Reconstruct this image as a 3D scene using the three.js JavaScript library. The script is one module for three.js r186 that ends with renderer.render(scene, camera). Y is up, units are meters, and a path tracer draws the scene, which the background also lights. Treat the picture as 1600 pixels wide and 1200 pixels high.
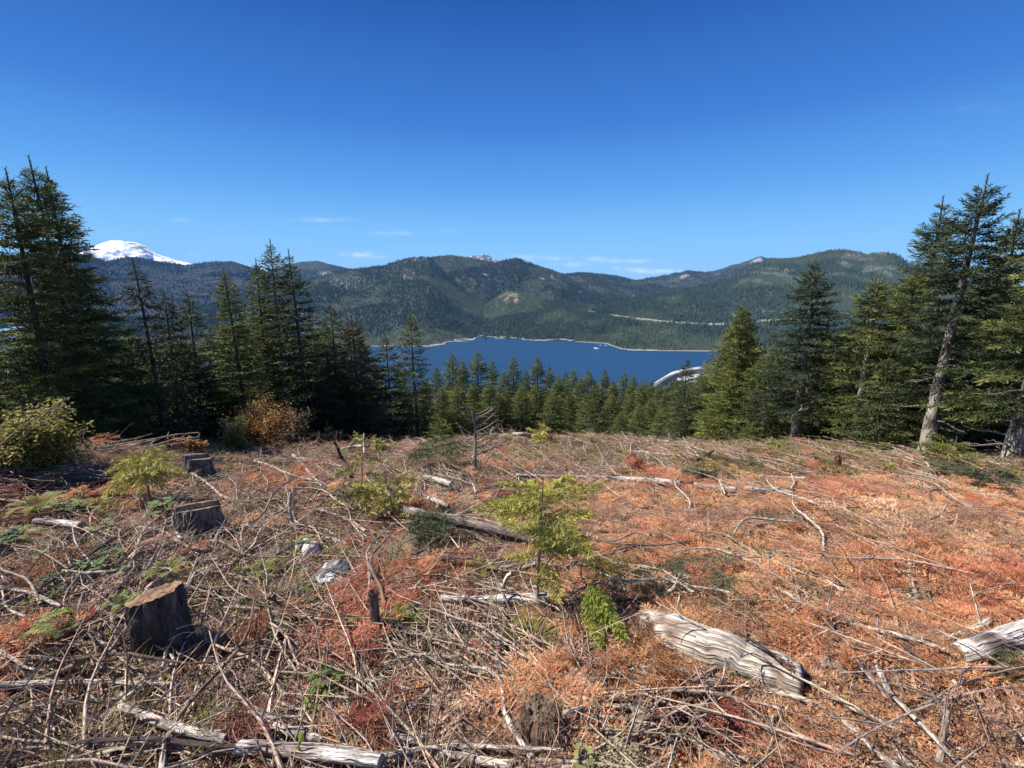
import * as THREE from 'three';
import { mergeGeometries } from 'three/addons/utils/BufferGeometryUtils.js';

// ---------------------------------------------------------------- camera, sky, sun, exposure
const scene = new THREE.Scene();
const EYE = new THREE.Vector3(0, 1.72, 0), PITCH = Math.atan(150 / 700), FPX = 700;
const camera = new THREE.PerspectiveCamera(2 * Math.atan(600 / FPX) * 180 / Math.PI, 4 / 3, 0.05, 60000);
camera.position.copy(EYE);
camera.rotation.set(-PITCH, 0, 0);
const renderer = new THREE.WebGLRenderer({ antialias: true });
renderer.setSize(1024, 768);
renderer.toneMapping = THREE.LinearToneMapping;
renderer.toneMappingExposure = 1.55;
renderer.shadowMap.enabled = true;

const SUN = new THREE.Vector3(-0.72, 0.92, -0.10).normalize();
const sun = new THREE.DirectionalLight(new THREE.Color(1, 0.955, 0.89), 4.9);
sun.position.copy(SUN).multiplyScalar(200);
sun.castShadow = true;
sun.shadow.radius = 1;
Object.assign(sun.shadow.camera, { left: -60, right: 60, top: 60, bottom: -60, near: 1, far: 500 });
sun.shadow.mapSize.set(4096, 4096);
scene.add(sun, sun.target);

// pixel of the 1600 x 1200 view -> direction
const sinP = Math.sin(PITCH), cosP = Math.cos(PITCH);
function pixDir(px, py) {
  const cx = (px - 800) / FPX, cy = (600 - py) / FPX;
  return new THREE.Vector3(cx, -sinP + cy * cosP, -cosP - cy * sinP);
}

// ---------------------------------------------------------------- random numbers and noise
function mulberry(a) { return () => { a |= 0; a = a + 0x6D2B79F5 | 0; let t = Math.imul(a ^ a >>> 15, 1 | a); t = t + Math.imul(t ^ t >>> 7, 61 | t) ^ t; return ((t ^ t >>> 14) >>> 0) / 4294967296; }; }
const { clamp, lerp, smoothstep } = THREE.MathUtils;
const ss = (a, b, x) => { const t = clamp((x - a) / (b - a), 0, 1); return t * t * (3 - 2 * t); };
function hash2(ix, iy, s) { let h = Math.imul(ix, 374761393) + Math.imul(iy, 668265263) + Math.imul(s, 1274126177); h = Math.imul(h ^ h >>> 13, 1274126177); h ^= h >>> 16; return (h >>> 0) / 4294967296; }
function vnoise(x, y, s = 0) {
  const ix = Math.floor(x), iy = Math.floor(y), fx = x - ix, fy = y - iy, u = fx * fx * (3 - 2 * fx), v = fy * fy * (3 - 2 * fy);
  return lerp(lerp(hash2(ix, iy, s), hash2(ix + 1, iy, s), u), lerp(hash2(ix, iy + 1, s), hash2(ix + 1, iy + 1, s), u), v) * 2 - 1;
}
function fbm(x, y, o = 4, s = 0) { let a = 0.5, r = 0, n = 0; for (let i = 0; i < o; i++) { r += a * vnoise(x, y, s + i * 17); n += a; a *= 0.5; x = x * 2.03 + 11.3; y = y * 2.03 + 5.7; } return r / n; }
function ridged(x, y, o = 4, s = 0) { let a = 0.5, r = 0, n = 0; for (let i = 0; i < o; i++) { r += a * (1 - 2 * Math.abs(vnoise(x, y, s + i * 17))); n += a; a *= 0.5; x = x * 2.03 + 11.3; y = y * 2.03 + 5.7; } return r / n; }
// noise that repeats every n cells, for tiling textures
function tnoise(x, y, nx, ny, s) {
  const ix = Math.floor(x), iy = Math.floor(y), fx = x - ix, fy = y - iy, u = fx * fx * (3 - 2 * fx), v = fy * fy * (3 - 2 * fy), m = (i, n) => ((i % n) + n) % n;
  return lerp(lerp(hash2(m(ix, nx), m(iy, ny), s), hash2(m(ix + 1, nx), m(iy, ny), s), u), lerp(hash2(m(ix, nx), m(iy + 1, ny), s), hash2(m(ix + 1, nx), m(iy + 1, ny), s), u), v) * 2 - 1;
}
function tfbm(u, v, nx, ny, o, s) { let a = 0.5, r = 0, n = 0; for (let i = 0; i < o; i++) { r += a * tnoise(u * nx, v * ny, nx, ny, s + i * 13); n += a; a *= 0.55; nx *= 2; ny *= 2; } return r / n; }

// ---------------------------------------------------------------- sky
{
  const W = 2048, H = 1024, data = new Float32Array(W * H * 4);
  const stops = [[-90, [0.30, 0.42, 0.52]], [0, [0.40, 0.72, 1.06]], [4, [0.31, 0.66, 1.06]], [6.4, [0.235, 0.585, 1.03]], [11, [0.125, 0.40, 0.90]], [17.6, [0.052, 0.222, 0.69]], [28.5, [0.020, 0.105, 0.43]], [45, [0.014, 0.078, 0.33]], [90, [0.012, 0.068, 0.29]]];
  const clouds = [[563, 398, 16, 4, 0.9], [590, 402, 14, 2.5, 0.4], [536, 397, 9, 1.8, 0.35], [825, 403, 26, 5, 0.6], [872, 404, 22, 3, 0.5], [902, 414, 20, 4, 0.5], [865, 412, 9, 1.6, 0.35], [955, 408, 24, 3, 0.65], [990, 408, 30, 2.4, 0.6], [1034, 410, 14, 1.5, 0.45], [960, 419, 9, 2.2, 0.35], [985, 422, 14, 3, 0.4], [1012, 424, 24, 4, 0.75], [1050, 424, 20, 2.4, 0.6], [930, 404, 16, 2.5, 0.45],
    [500, 344, 55, 3, 0.22], [620, 365, 50, 2.6, 0.22], [700, 360, 30, 2, 0.12], [1525, 170, 60, 9, 0.012], [1450, 222, 30, 6, 0.012], [275, 344, 30, 2, 0.12], [300, 397, 12, 1.6, 0.3]];
  for (let j = 0; j < H; j++) {
    const el = ((j + 0.5) / H - 0.5) * 180;
    let k = 0; while (k < stops.length - 2 && el > stops[k + 1][0]) k++;
    const t = clamp((el - stops[k][0]) / (stops[k + 1][0] - stops[k][0]), 0, 1), c = [0, 1, 2].map((i) => lerp(stops[k][1][i], stops[k + 1][1][i], k ? t : 1));
    for (let i = 0; i < W; i++) { const o = (j * W + i) * 4; data[o] = c[0]; data[o + 1] = c[1]; data[o + 2] = c[2]; data[o + 3] = 1; }
  }
  // small clouds over the far ridges
  for (let i = 0; i < data.length; i += 4) for (let c = 0; c < 3; c++) data[i + c] /= renderer.toneMappingExposure;
  for (const [cx, cy, w, h, a] of clouds) {
    for (let dy = -h * 2.2; dy <= h * 2.2; dy += 0.7) for (let dx = -w * 1.5; dx <= w * 1.5; dx += 0.7) {
      const d = pixDir(cx + dx, cy + dy).normalize();
      const u = Math.atan2(d.z, d.x) / (2 * Math.PI) + 0.5, v = Math.asin(d.y) / Math.PI + 0.5;
      const i = Math.floor(u * W), j = Math.floor(v * H), n = 0.6 + 1.0 * fbm((cx + dx) * 0.09, (cy + dy) * 0.22, 4, 91);
      const q = (dx / w) ** 2 + ((dy > 0 ? dy * 1.5 : dy) / h) ** 2, m = clamp(a * n * Math.exp(-q * 1.6), 0, 0.9) * 0.5;
      const o = (j * W + i) * 4;
      for (let c = 0; c < 3; c++) data[o + c] = lerp(data[o + c], [0.86, 0.9, 1.0][c], m * 0.2);
    }
  }
  const sky = new THREE.DataTexture(data, W, H, THREE.RGBAFormat, THREE.FloatType);
  sky.mapping = THREE.EquirectangularReflectionMapping;
  sky.magFilter = sky.minFilter = THREE.LinearFilter;
  sky.needsUpdate = true;
  scene.background = sky;
  scene.environment = sky;
}
scene.fog = new THREE.FogExp2(new THREE.Color(0.20, 0.48, 1.0), 2.4e-5);

// ---------------------------------------------------------------- naming and building helpers
const taken = new Map();
function numbered(name) { const n = taken.get(name) ?? 0; taken.set(name, n + 1); return n ? name + '_' + String(n).padStart(3, '0') : name; }
function tag(o, label, category, group, kind) {
  if (label) o.userData.label = label;
  if (category) o.userData.category = category;
  if (group) o.userData.group = group;
  if (kind) o.userData.kind = kind;
  return o;
}
function thing(name, label, category, pos, turn = 0, group) {
  const o = new THREE.Group(); o.name = numbered(name); scene.add(o);
  if (pos) o.position.copy(pos);
  o.rotation.y = turn;
  return tag(o, label, category, group);
}
function mesh(name, geo, mat, parent) {
  const m = new THREE.Mesh(geo, mat); m.castShadow = m.receiveShadow = true;
  m.name = parent ? name : numbered(name);
  (parent ?? scene).add(m);
  return m;
}
function copyOf(o, label, group) {
  const c = o.clone(); c.name = numbered(o.name.replace(/_\d{3}$/, '')); scene.add(c);
  c.userData = { ...o.userData };
  if (label) c.userData.label = label;
  if (group) c.userData.group = group;
  return c;
}
const V = (x, y, z) => new THREE.Vector3(x, y, z);
// collects coloured triangles and tubes
class MB {
  constructor() { this.p = []; this.c = []; this.u = []; }
  tri(a, b, c, col) { this.p.push(a.x, a.y, a.z, b.x, b.y, b.z, c.x, c.y, c.z); for (let i = 0; i < 3; i++) this.c.push(col[0], col[1], col[2]); this.u.push(0, 0, 0.01, 0, 0.01, 0.01); }
  // a small pointed leaf, folded a little along its middle
  leaf(at, dir, side, up, len, wid, col) {
    const t = at.clone().addScaledVector(dir, len), m = at.clone().addScaledVector(dir, len * 0.45).addScaledVector(up, wid * 0.25);
    const l = m.clone().addScaledVector(side, wid * 0.5).addScaledVector(up, -wid * 0.35), r = m.clone().addScaledVector(side, -wid * 0.5).addScaledVector(up, -wid * 0.35);
    this.tri(at, l, t, col); this.tri(at, t, r, col);
  }
  get count() { return this.p.length / 9; }
  build() {
    const g = new THREE.BufferGeometry();
    g.setAttribute('position', new THREE.Float32BufferAttribute(this.p, 3));
    g.setAttribute('color', new THREE.Float32BufferAttribute(this.c, 3));
    g.setAttribute('uv', new THREE.Float32BufferAttribute(this.u, 2));
    g.computeVertexNormals();
    return g;
  }
}
// smooth tube along points, radius rad(s), uv in metres
function tube(points, rad, sides = 7, cap = true, rough = 0, seed = 1) {
  const n = points.length, pos = [], uv = [], idx = [];
  let along = 0, nrm = null;
  for (let i = 0; i < n; i++) {
    const t = points[Math.min(i + 1, n - 1)].clone().sub(points[Math.max(i - 1, 0)]).normalize();
    if (!nrm) nrm = Math.abs(t.y) < 0.9 ? V(0, 1, 0) : V(1, 0, 0);
    nrm = nrm.clone().addScaledVector(t, -nrm.dot(t)).normalize();
    const b = t.clone().cross(nrm), s = i / (n - 1);
    if (i) along += points[i].distanceTo(points[i - 1]);
    for (let k = 0; k <= sides; k++) {
      const a = (k % sides) / sides * Math.PI * 2, r = rad(s) * (1 + (rough ? rough * vnoise((k % sides) * 1.7 + seed * 7, along / Math.max(rad(0.2), 0.004) * 0.5, seed) : 0));
      const p = points[i].clone().addScaledVector(nrm, Math.cos(a) * r).addScaledVector(b, Math.sin(a) * r);
      pos.push(p.x, p.y, p.z); uv.push(k / sides * 2 * Math.PI * Math.max(rad(0.3), 0.002), along);
    }
  }
  for (let i = 0; i < n - 1; i++) for (let k = 0; k < sides; k++) { const a = i * (sides + 1) + k, b = a + sides + 1; idx.push(a, a + 1, b, b, a + 1, b + 1); }
  if (cap) for (const [row, flip] of [[0, 1], [n - 1, 0]]) {
    const c = pos.length / 3; pos.push(points[row].x, points[row].y, points[row].z); uv.push(0, 0);
    for (let k = 0; k < sides; k++) { const a = row * (sides + 1) + k; flip ? idx.push(c, a + 1, a) : idx.push(c, a, a + 1); }
  }
  const g = new THREE.BufferGeometry();
  g.setAttribute('position', new THREE.Float32BufferAttribute(pos, 3));
  g.setAttribute('uv', new THREE.Float32BufferAttribute(uv, 2));
  g.setIndex(idx); g.computeVertexNormals();
  return g;
}
const curve = (pts, n) => new THREE.CatmullRomCurve3(pts, false, 'centripetal').getPoints(n);

// ---------------------------------------------------------------- textures and materials
function dataTex(w, h, f, srgb) {
  const d = new Uint8Array(w * h * 4);
  for (let y = 0; y < h; y++) for (let x = 0; x < w; x++) { const c = f(x / w, y / h), o = (y * w + x) * 4; d[o] = clamp(c[0], 0, 1) * 255; d[o + 1] = clamp(c[1], 0, 1) * 255; d[o + 2] = clamp(c[2], 0, 1) * 255; d[o + 3] = 255; }
  const t = new THREE.DataTexture(d, w, h); t.wrapS = t.wrapT = THREE.RepeatWrapping; t.magFilter = THREE.LinearFilter; t.minFilter = THREE.LinearMipmapLinearFilter; t.generateMipmaps = true;
  if (srgb) t.colorSpace = THREE.SRGBColorSpace;
  t.needsUpdate = true; return t;
}
// v runs along the wood
const barkTex = dataTex(256, 256, (u, v) => { const r = 1 - Math.abs(tfbm(u, v, 10, 3, 4, 5)) * 1.7, m = tfbm(u, v, 6, 6, 4, 33), g = clamp(0.62 + 0.38 * r + 0.22 * m, 0, 1); return [g, g * (0.97 + 0.03 * m), g * (0.94 + 0.06 * m)]; }, true);
const barkBump = dataTex(256, 256, (u, v) => { const r = 1 - Math.abs(tfbm(u, v, 10, 3, 4, 5)) * 1.9; return [r, r, r]; });
const smoothBarkTex = dataTex(256, 256, (u, v) => { const m = tfbm(u, v, 5, 4, 5, 71), s = tfbm(u, v, 20, 10, 3, 12) > 0.34 ? 0.55 : 1, l = tfbm(u, v, 4, 3, 3, 43) > 0.22 ? 0.72 : 1; const g = (0.84 + 0.26 * m) * s * l; return [g, g * 0.97, g * 0.93]; }, true);
const paleBarkTex = dataTex(256, 256, (u, v) => { const m = tfbm(u, v, 16, 12, 4, 71), f = tfbm(u, v, 60, 40, 2, 12), k = ss(0.42, 0.6, tfbm(u, v, 9, 9, 3, 143)), g = (0.86 + 0.16 * m + 0.16 * f) * (1 - 0.55 * k); return [g, g * 0.985, g * 0.96]; }, true);
const grainTex = dataTex(256, 256, (u, v) => { const m = tfbm(u, v, 40, 2, 3, 81), b = tfbm(u, v, 3, 2, 4, 9); const g = 0.8 + 0.18 * m + 0.16 * b; return [g, g * 0.98, g * 0.95]; }, true);
const rep = (t, x, y) => { const c = t.clone(); c.repeat.set(x, y); c.needsUpdate = true; return c; };
const std = (o) => new THREE.MeshStandardMaterial({ roughness: 0.9, side: THREE.DoubleSide, ...o });
const lin = (r, g, b) => new THREE.Color().setRGB(r, g, b);
const M = {
  needles: new THREE.MeshPhysicalMaterial({ vertexColors: true, roughness: 0.75, transmission: 0.32, thickness: 0, side: THREE.DoubleSide, specularIntensity: 0.5 }),
  leaves: new THREE.MeshPhysicalMaterial({ vertexColors: true, roughness: 0.8, transmission: 0.42, thickness: 0, side: THREE.DoubleSide, specularIntensity: 0.5 }),
  leafLitter: std({ vertexColors: true, roughness: 0.9 }),
  twig: std({ color: lin(1, 0.94, 0.86), map: rep(smoothBarkTex, 8, 5), roughness: 0.9 }),
  tint: std({ vertexColors: true, roughness: 0.92 }),
  plain: std({ color: lin(1, 1, 1), roughness: 0.95 }),
  trunkGrey: std({ color: lin(0.36, 0.33, 0.29), map: rep(barkTex, 1.6, 0.9), bumpMap: rep(barkBump, 1.6, 0.9), bumpScale: 0.02 }),
  trunkPale: std({ color: lin(0.5, 0.47, 0.42), map: rep(smoothBarkTex, 1.6, 1.2), bumpMap: rep(barkBump, 3, 2), bumpScale: 0.008 }),
  trunkDark: std({ color: lin(0.13, 0.105, 0.085), map: rep(barkTex, 1.6, 0.9), bumpMap: rep(barkBump, 1.6, 0.9), bumpScale: 0.02 }),
  pale: std({ color: lin(0.84, 0.76, 0.67), map: rep(smoothBarkTex, 5, 4), bumpMap: rep(barkBump, 10, 6), bumpScale: 0.004 }),
  grey: std({ color: lin(0.50, 0.42, 0.35), map: rep(barkTex, 6, 3), bumpMap: rep(barkBump, 6, 3), bumpScale: 0.005 }),
  brown: std({ color: lin(0.32, 0.22, 0.16), map: rep(barkTex, 6, 3), bumpMap: rep(barkBump, 6, 3), bumpScale: 0.005 }),
  dark: std({ color: lin(0.105, 0.082, 0.068), map: rep(barkTex, 6, 3), bumpMap: rep(barkBump, 6, 3), bumpScale: 0.005 }),
  tan: std({ color: lin(0.56, 0.40, 0.24), map: rep(grainTex, 4, 2) }),
  stumpBark: std({ vertexColors: true, map: rep(barkTex, 3, 2.2), bumpMap: rep(barkBump, 3, 2.2), bumpScale: 0.03, roughness: 0.72 }),
  wood: std({ vertexColors: true, map: rep(grainTex, 3, 3), roughness: 0.8 }),
  whiteLog: std({ vertexColors: true, map: rep(barkTex, 7, 2.2), bumpMap: rep(barkBump, 7, 2.2), bumpScale: 0.012 }),
  rock: std({ vertexColors: true, roughness: 0.95 }),
};

// ---------------------------------------------------------------- the lie of the land
const LAKE = -330;
const bump = (x, z, cx, cz, r, h) => h * Math.exp(-((x - cx) ** 2 + (z - cz) ** 2) / (r * r));
function broad(x, z) {   // the slope without its humps
  const d = -z;
  if (d < 0) return -0.10 * d * 0.4;
  if (d < 22) return -(0.150 * d + 0.0063 * d * d);
  const y = -(0.150 * 22 + 0.0063 * 484), s = Math.min(d - 22, 18);
  return y - (0.440 * s - 0.0022 * s * s) - 0.361 * Math.max(0, d - 40) - 0;
}
function H(x, z) {
  const r = Math.hypot(x, z), d = -z;
  let y = broad(x, z);
  const near = 1 - ss(40, 140, r);
  if (near > 0) {
    y += near * (0.16 * fbm(x * 0.32, z * 0.32, 3, 3) + 0.12 * fbm(x * 1.3, z * 1.3, 3, 8) + (r < 30 ? 0.035 * fbm(x * 5, z * 5, 2, 21) : 0));
    for (const b of HUMPS) y += bump(x, z, b[0], b[1], b[2], b[3]);
  }
  if (r > 100) y += ss(100, 500, r) * 14 * fbm(x * 0.006, z * 0.006, 4, 5);
  return y;
}
const HUMPS = [];
function ray(px, py, lift = 0, far = 400) {   // where the sight line through a pixel of the photograph meets the ground
  const d = pixDir(px, py);
  let t0 = 0.3, t1 = 0;
  for (let t = 0.3; t < far; t *= 1.012) {
    const y = EYE.y + d.y * t, g = H(d.x * t, d.z * t) + lift;
    if (y < g) { t1 = t; break; }
    t0 = t;
  }
  if (!t1) return null;
  for (let i = 0; i < 18; i++) { const t = (t0 + t1) / 2; (EYE.y + d.y * t < H(d.x * t, d.z * t) + lift) ? t1 = t : t0 = t; }
  return { p: V(d.x * t1, EYE.y + d.y * t1, d.z * t1), t: t1 };
}
function at(px, py, lift = 0) { for (let k = 0; k < 60; k++) { const h = ray(px, py + k, lift, 34); if (h) return h; } throw new Error('no ground at ' + px + ',' + py); }
{
  const hump = (px, py, r, h) => { const q = at(px, py).p; HUMPS.push([q.x, q.z, r, h]); };
  hump(840, 704, 3.5, 0.16); hump(690, 738, 1.1, 0.22); hump(100, 755, 1.6, 0.45); hump(130, 990, 0.5, 0.06);
  hump(390, 1035, 0.26, -0.2); hump(970, 985, 0.24, -0.2); hump(420, 985, 0.2, 0.14); hump(845, 1140, 0.22, 0.1); hump(1300, 1060, 0.6, 0.1);
  hump(700, 820, 0.6, 0.15); hump(1400, 850, 2.0, 0.2); hump(280, 840, 1.2, 0.1);
}

// ---------------------------------------------------------------- hills, snow mountain, lake
const along = (list, x) => { if (x <= list[0][0]) return list[0][1]; for (let i = 1; i < list.length; i++) if (x <= list[i][0]) { const t = (x - list[i - 1][0]) / (list[i][0] - list[i - 1][0]); return lerp(list[i - 1][1], list[i][1], t); } return list[list.length - 1][1]; };
const horiz = (px, py) => { const d = pixDir(px, py), h = Math.hypot(d.x, d.z); return { az: Math.atan2(d.x, -d.z), tan: d.y / h }; };
const treeCone = (() => {   // a far conifer: two ragged skirts
  const b = new MB(), w = [1, 1, 1];
  for (const [y0, y1, r] of [[0.08, 0.62, 0.17], [0.4, 1, 0.115]]) for (let k = 0; k < 6; k++) {
    const a = k / 6 * 6.283, c = (k + 1) / 6 * 6.283, j = k % 2 ? 0.03 : 0;
    b.tri(V(Math.cos(a) * r, y0 + j, Math.sin(a) * r), V(0, y1, 0), V(Math.cos(c) * r, y0 + 0.03 - j, Math.sin(c) * r), w);
  }
  return b.build();
})();
const mat4 = new THREE.Matrix4(), quat = new THREE.Quaternion(), eul = new THREE.Euler();
class Scatter {
  constructor() { this.m = []; this.c = []; }
  add(p, rx, ry, rz, sx, sy, sz, col) { mat4.compose(p, quat.setFromEuler(eul.set(rx, ry, rz, 'YXZ')), V(sx, sy, sz)); for (let i = 0; i < 16; i++) this.m.push(mat4.elements[i]); this.c.push(col[0], col[1], col[2]); }
  addM(m, col) { for (let i = 0; i < 16; i++) this.m.push(m.elements[i]); this.c.push(col[0], col[1], col[2]); }
  build(name, geo, mat, label, category) {
    const n = this.m.length / 16, im = new THREE.InstancedMesh(geo, mat, n);
    im.instanceMatrix.array.set(this.m);
    im.instanceColor = new THREE.InstancedBufferAttribute(new Float32Array(this.c), 3);
    im.castShadow = im.receiveShadow = true; im.name = numbered(name); scene.add(im);
    return tag(im, label, category, null, 'stuff');
  }
}
const forestMat = std({ vertexColors: true, roughness: 0.95 });
// o: ridge line (pixels), distances of ridge and foot, colours, forest
function hill(o) {
  const rng = mulberry(o.seed), x0 = o.x0, x1 = o.x1, NC = Math.round((x1 - x0) / (o.step ?? 4)), NR = o.rows ?? 60, base = o.base ?? LAKE;
  const tanOf = [], colAz = [], dr = [], db = [];
  for (let i = 0; i <= NC; i++) {
    const px = lerp(x0, x1, i / NC), py = along(o.ridge, px) + (o.jag ?? 0) * fbm(px * 0.11, o.seed, 3, 2), q = horiz(px, py);
    colAz.push(q.az); tanOf.push(q.tan); dr.push(typeof o.D === 'number' ? o.D : along(o.D, px));
    db.push(o.shore ? Math.min((base - EYE.y) / horiz(px, along(o.shore, px)).tan, dr[i] - 400) : typeof o.Db === 'number' ? o.Db : along(o.Db, px));
  }
  const surf = (fi, t) => {
    const i = clamp(Math.floor(fi), 0, NC - 1), f = fi - i, az = lerp(colAz[i], colAz[i + 1], f), tan = lerp(tanOf[i], tanOf[i + 1], f), R = lerp(dr[i], dr[i + 1], f), B = lerp(db[i], db[i + 1], f);
    if (t > 1) { const r = R + (t - 1) * 1500; return V(Math.sin(az) * r, EYE.y + tan * R - (t - 1) * 900 - 2, -Math.cos(az) * r); }
    const r = lerp(B, R, t), x = Math.sin(az) * r, z = -Math.cos(az) * r, top = EYE.y + tan * R;
    const s = o.shape ?? 1.15, prof = t < 0.02 ? t * 0.25 : Math.pow(t, s);
    let y = base + (top - base) * prof;
    const e = Math.min(1, t * 5) * Math.min(1, (1 - t) * 2.2);
    y += e * (o.amp ?? 70) * (ridged(x / (o.size ?? 900), z / (o.size ?? 900), 4, o.seed) - 0.1) + e * (o.amp ?? 70) * 0.25 * fbm(x / 160, z / 160, 3, o.seed + 5);
    if (t < 0.999) y = Math.min(y, EYE.y + r * (tan - 0.004 * (1 - t)) - 3 * (1 - t));
    return V(x, Math.max(y, base - 1), z);
  };
  const pos = [], col = [], idx = [];
  for (let j = 0; j <= NR + 2; j++) { const t = j <= NR ? j / NR : 1 + (j - NR) * 0.5; for (let i = 0; i <= NC; i++) { const p = surf(i, t); pos.push(p.x, p.y, p.z); const c = o.color(lerp(x0, x1, i / NC), t, p); col.push(...c); } }
  for (let j = 0; j < NR + 2; j++) for (let i = 0; i < NC; i++) { const a = j * (NC + 1) + i; idx.push(a, a + 1, a + NC + 1, a + 1, a + NC + 2, a + NC + 1); }
  const g = new THREE.BufferGeometry();
  g.setAttribute('position', new THREE.Float32BufferAttribute(pos, 3)); g.setAttribute('color', new THREE.Float32BufferAttribute(col, 3)); g.setIndex(idx); g.computeVertexNormals();
  tag(mesh(o.name ?? 'hills', g, M.rock), o.label, o.category ?? 'hill', null, 'structure');
  if (o.trees) {
    const s = new Scatter();
    let n = 0;
    for (let k = 0; k < o.trees * 4 && n < o.trees; k++) {
      const fi = rng() * NC, t = Math.pow(rng(), 0.8), px = lerp(x0, x1, fi / NC), p = surf(fi, t);
      const keep = o.keep ? o.keep(px, t, p) : 1;
      if (rng() > keep) continue;
      n++;
      const stand = fbm(p.x / 420, p.z / 420, 3, o.seed + 40), young = ss(0.0, 0.3, stand + (o.young ? o.young(px, t) : 0)), v = 0.75 + rng() * 0.5;
      const h = (o.h ?? 24) * (0.6 + rng() * 0.6) * lerp(1, 0.62, young), dk = o.tone ?? [0.036, 0.055, 0.03], lt = o.toneYoung ?? [0.075, 0.10, 0.036];
      const w = h * (0.85 + rng() * 0.5);
      s.add(V(p.x, p.y - 1, p.z), 0, rng() * 6.28, 0, w, h, w, [0, 1, 2].map((c) => lerp(dk[c], lt[c], young) * v));
    }
    s.build('forest', treeCone, forestMat, o.forest, 'forest');
  }
}
const soil = (p, s) => { const n = fbm(p.x / 90, p.z / 90, 3, s); return [0.040 + 0.02 * n, 0.050 + 0.022 * n, 0.030 + 0.014 * n]; };
const rockMix = (c, rockC, k) => c.map((v, i) => lerp(v, rockC[i], k));
const blotch = (px, t, cx, ct, w, h) => clamp(1.3 - ((px - cx) / w) ** 2 - ((t - ct) / h) ** 2, 0, 1);

// snow mountain
hill({ name: 'snow_mountain', label: 'snow covered volcano rising behind the far left ridge', category: 'mountain', seed: 5, x0: 84, x1: 330, step: 1.2, rows: 90, D: 11500, Db: 9300, base: 350, shape: 1.0, amp: 130, size: 420, jag: 1.0,
  ridge: [[80, 416], [110, 404], [130, 392], [140, 388], [152, 383], [163, 378], [175, 375.5], [188, 376], [198, 378.5], [206, 378], [214, 378.5], [222, 382], [231, 387], [238, 392.5], [246, 397], [262, 402.5], [280, 407.5], [296, 411], [330, 418]],
  color: (px, t, p) => { const r = ridged(p.x / 230, p.y / 90 + p.z / 500, 4, 77), band = ss(0.30, 0.55, r) * (ss(190, 205, px) * (1 - ss(225, 245, px)) * 0.85 + 0.16) * ss(0.3, 0.5, t) * (1 - ss(0.93, 0.99, t)); return rockMix([0.88, 0.89, 0.91], [0.16, 0.17, 0.21], band); } });
// far left ridge
hill({ label: 'far left dark forested ridge below the snow mountain', seed: 11, x0: -260, x1: 520, step: 5, D: 8200, Db: 5600, base: -250, amp: 130, size: 1100, shape: 1.1,
  ridge: [[-260, 430], [-100, 415], [0, 402], [60, 395], [110, 396], [140, 399], [165, 408], [200, 401.5], [215, 402], [240, 407], [290, 414.5], [330, 409], [362, 408], [385, 415], [410, 424], [480, 442], [520, 455]],
  color: (px, t, p) => soil(p, 3).map((v) => v * 0.6), trees: 42000, h: 26, tone: [0.016, 0.026, 0.022], toneYoung: [0.024, 0.036, 0.026], forest: 'dense conifer forest covering the far left ridge' });
// blue hill in the gap left of the main hill
hill({ label: 'distant blue hill with pale rock patch, left of the main hill', seed: 13, x0: 420, x1: 640, step: 3, rows: 40, D: 9800, Db: 8000, base: -100, amp: 100, size: 900,
  ridge: [[420, 422], [445, 414], [470, 409], [497, 407.5], [512, 412], [530, 416], [552, 421], [600, 432], [640, 440]],
  color: (px, t, p) => rockMix(soil(p, 4), [0.34, 0.32, 0.31], blotch(px, t, 508, 0.62, 12, 0.14) * ss(-0.1, 0.3, fbm(p.x / 120, p.y / 60, 3, 9))),
  keep: (px, t) => 1 - blotch(px, t, 508, 0.62, 12, 0.14), trees: 9000, h: 28, tone: [0.03, 0.045, 0.03], forest: 'conifer forest on the distant blue hill' });
// rocky peak with snow patches
hill({ name: 'rocky_peak', label: 'small rocky peak with snow patches behind the main hill', category: 'mountain', seed: 17, x0: 715, x1: 800, step: 0.8, rows: 40, D: 9000, Db: 8300, base: 250, amp: 90, size: 260, jag: 2,
  ridge: [[715, 404], [728, 401], [738, 398.5], [748, 398], [755, 396.5], [761, 399], [770, 404], [800, 412]],
  color: (px, t, p) => { const n = fbm(p.x / 45, p.y / 30, 3, 3); return n > 0.26 ? [0.7, 0.72, 0.75] : [0.13 + n * 0.04, 0.13 + n * 0.03, 0.14]; } });
// far right blue ridge
hill({ label: 'distant blue ridge with pale cliffs, left of the right hill', seed: 19, x0: 960, x1: 1300, step: 2, rows: 60, D: 9600, Db: 7200, base: -120, amp: 120, size: 700, jag: 1.4,
  ridge: [[960, 446], [1000, 437.5], [1030, 432], [1050, 429], [1075, 422.5], [1085, 424], [1100, 425], [1112, 424], [1140, 416], [1155, 411.5], [1172, 406], [1183, 402.5], [1190, 401], [1198, 404], [1207, 403], [1300, 415]],
  color: (px, t, p) => rockMix(soil(p, 6), [0.27, 0.26, 0.26], Math.max(blotch(px, t, 1071, 0.72, 9, 0.12), blotch(px, t, 1184, 0.86, 13, 0.13), blotch(px, t, 1130, 0.8, 12, 0.06)) * ss(-0.25, 0.15, fbm(p.x / 70, p.y / 40, 3, 8))),
  keep: (px, t) => 1 - Math.max(blotch(px, t, 1071, 0.72, 10, 0.13), blotch(px, t, 1184, 0.86, 14, 0.14)), trees: 15000, h: 28, tone: [0.03, 0.044, 0.03], forest: 'conifer forest on the distant right ridge' });
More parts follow.
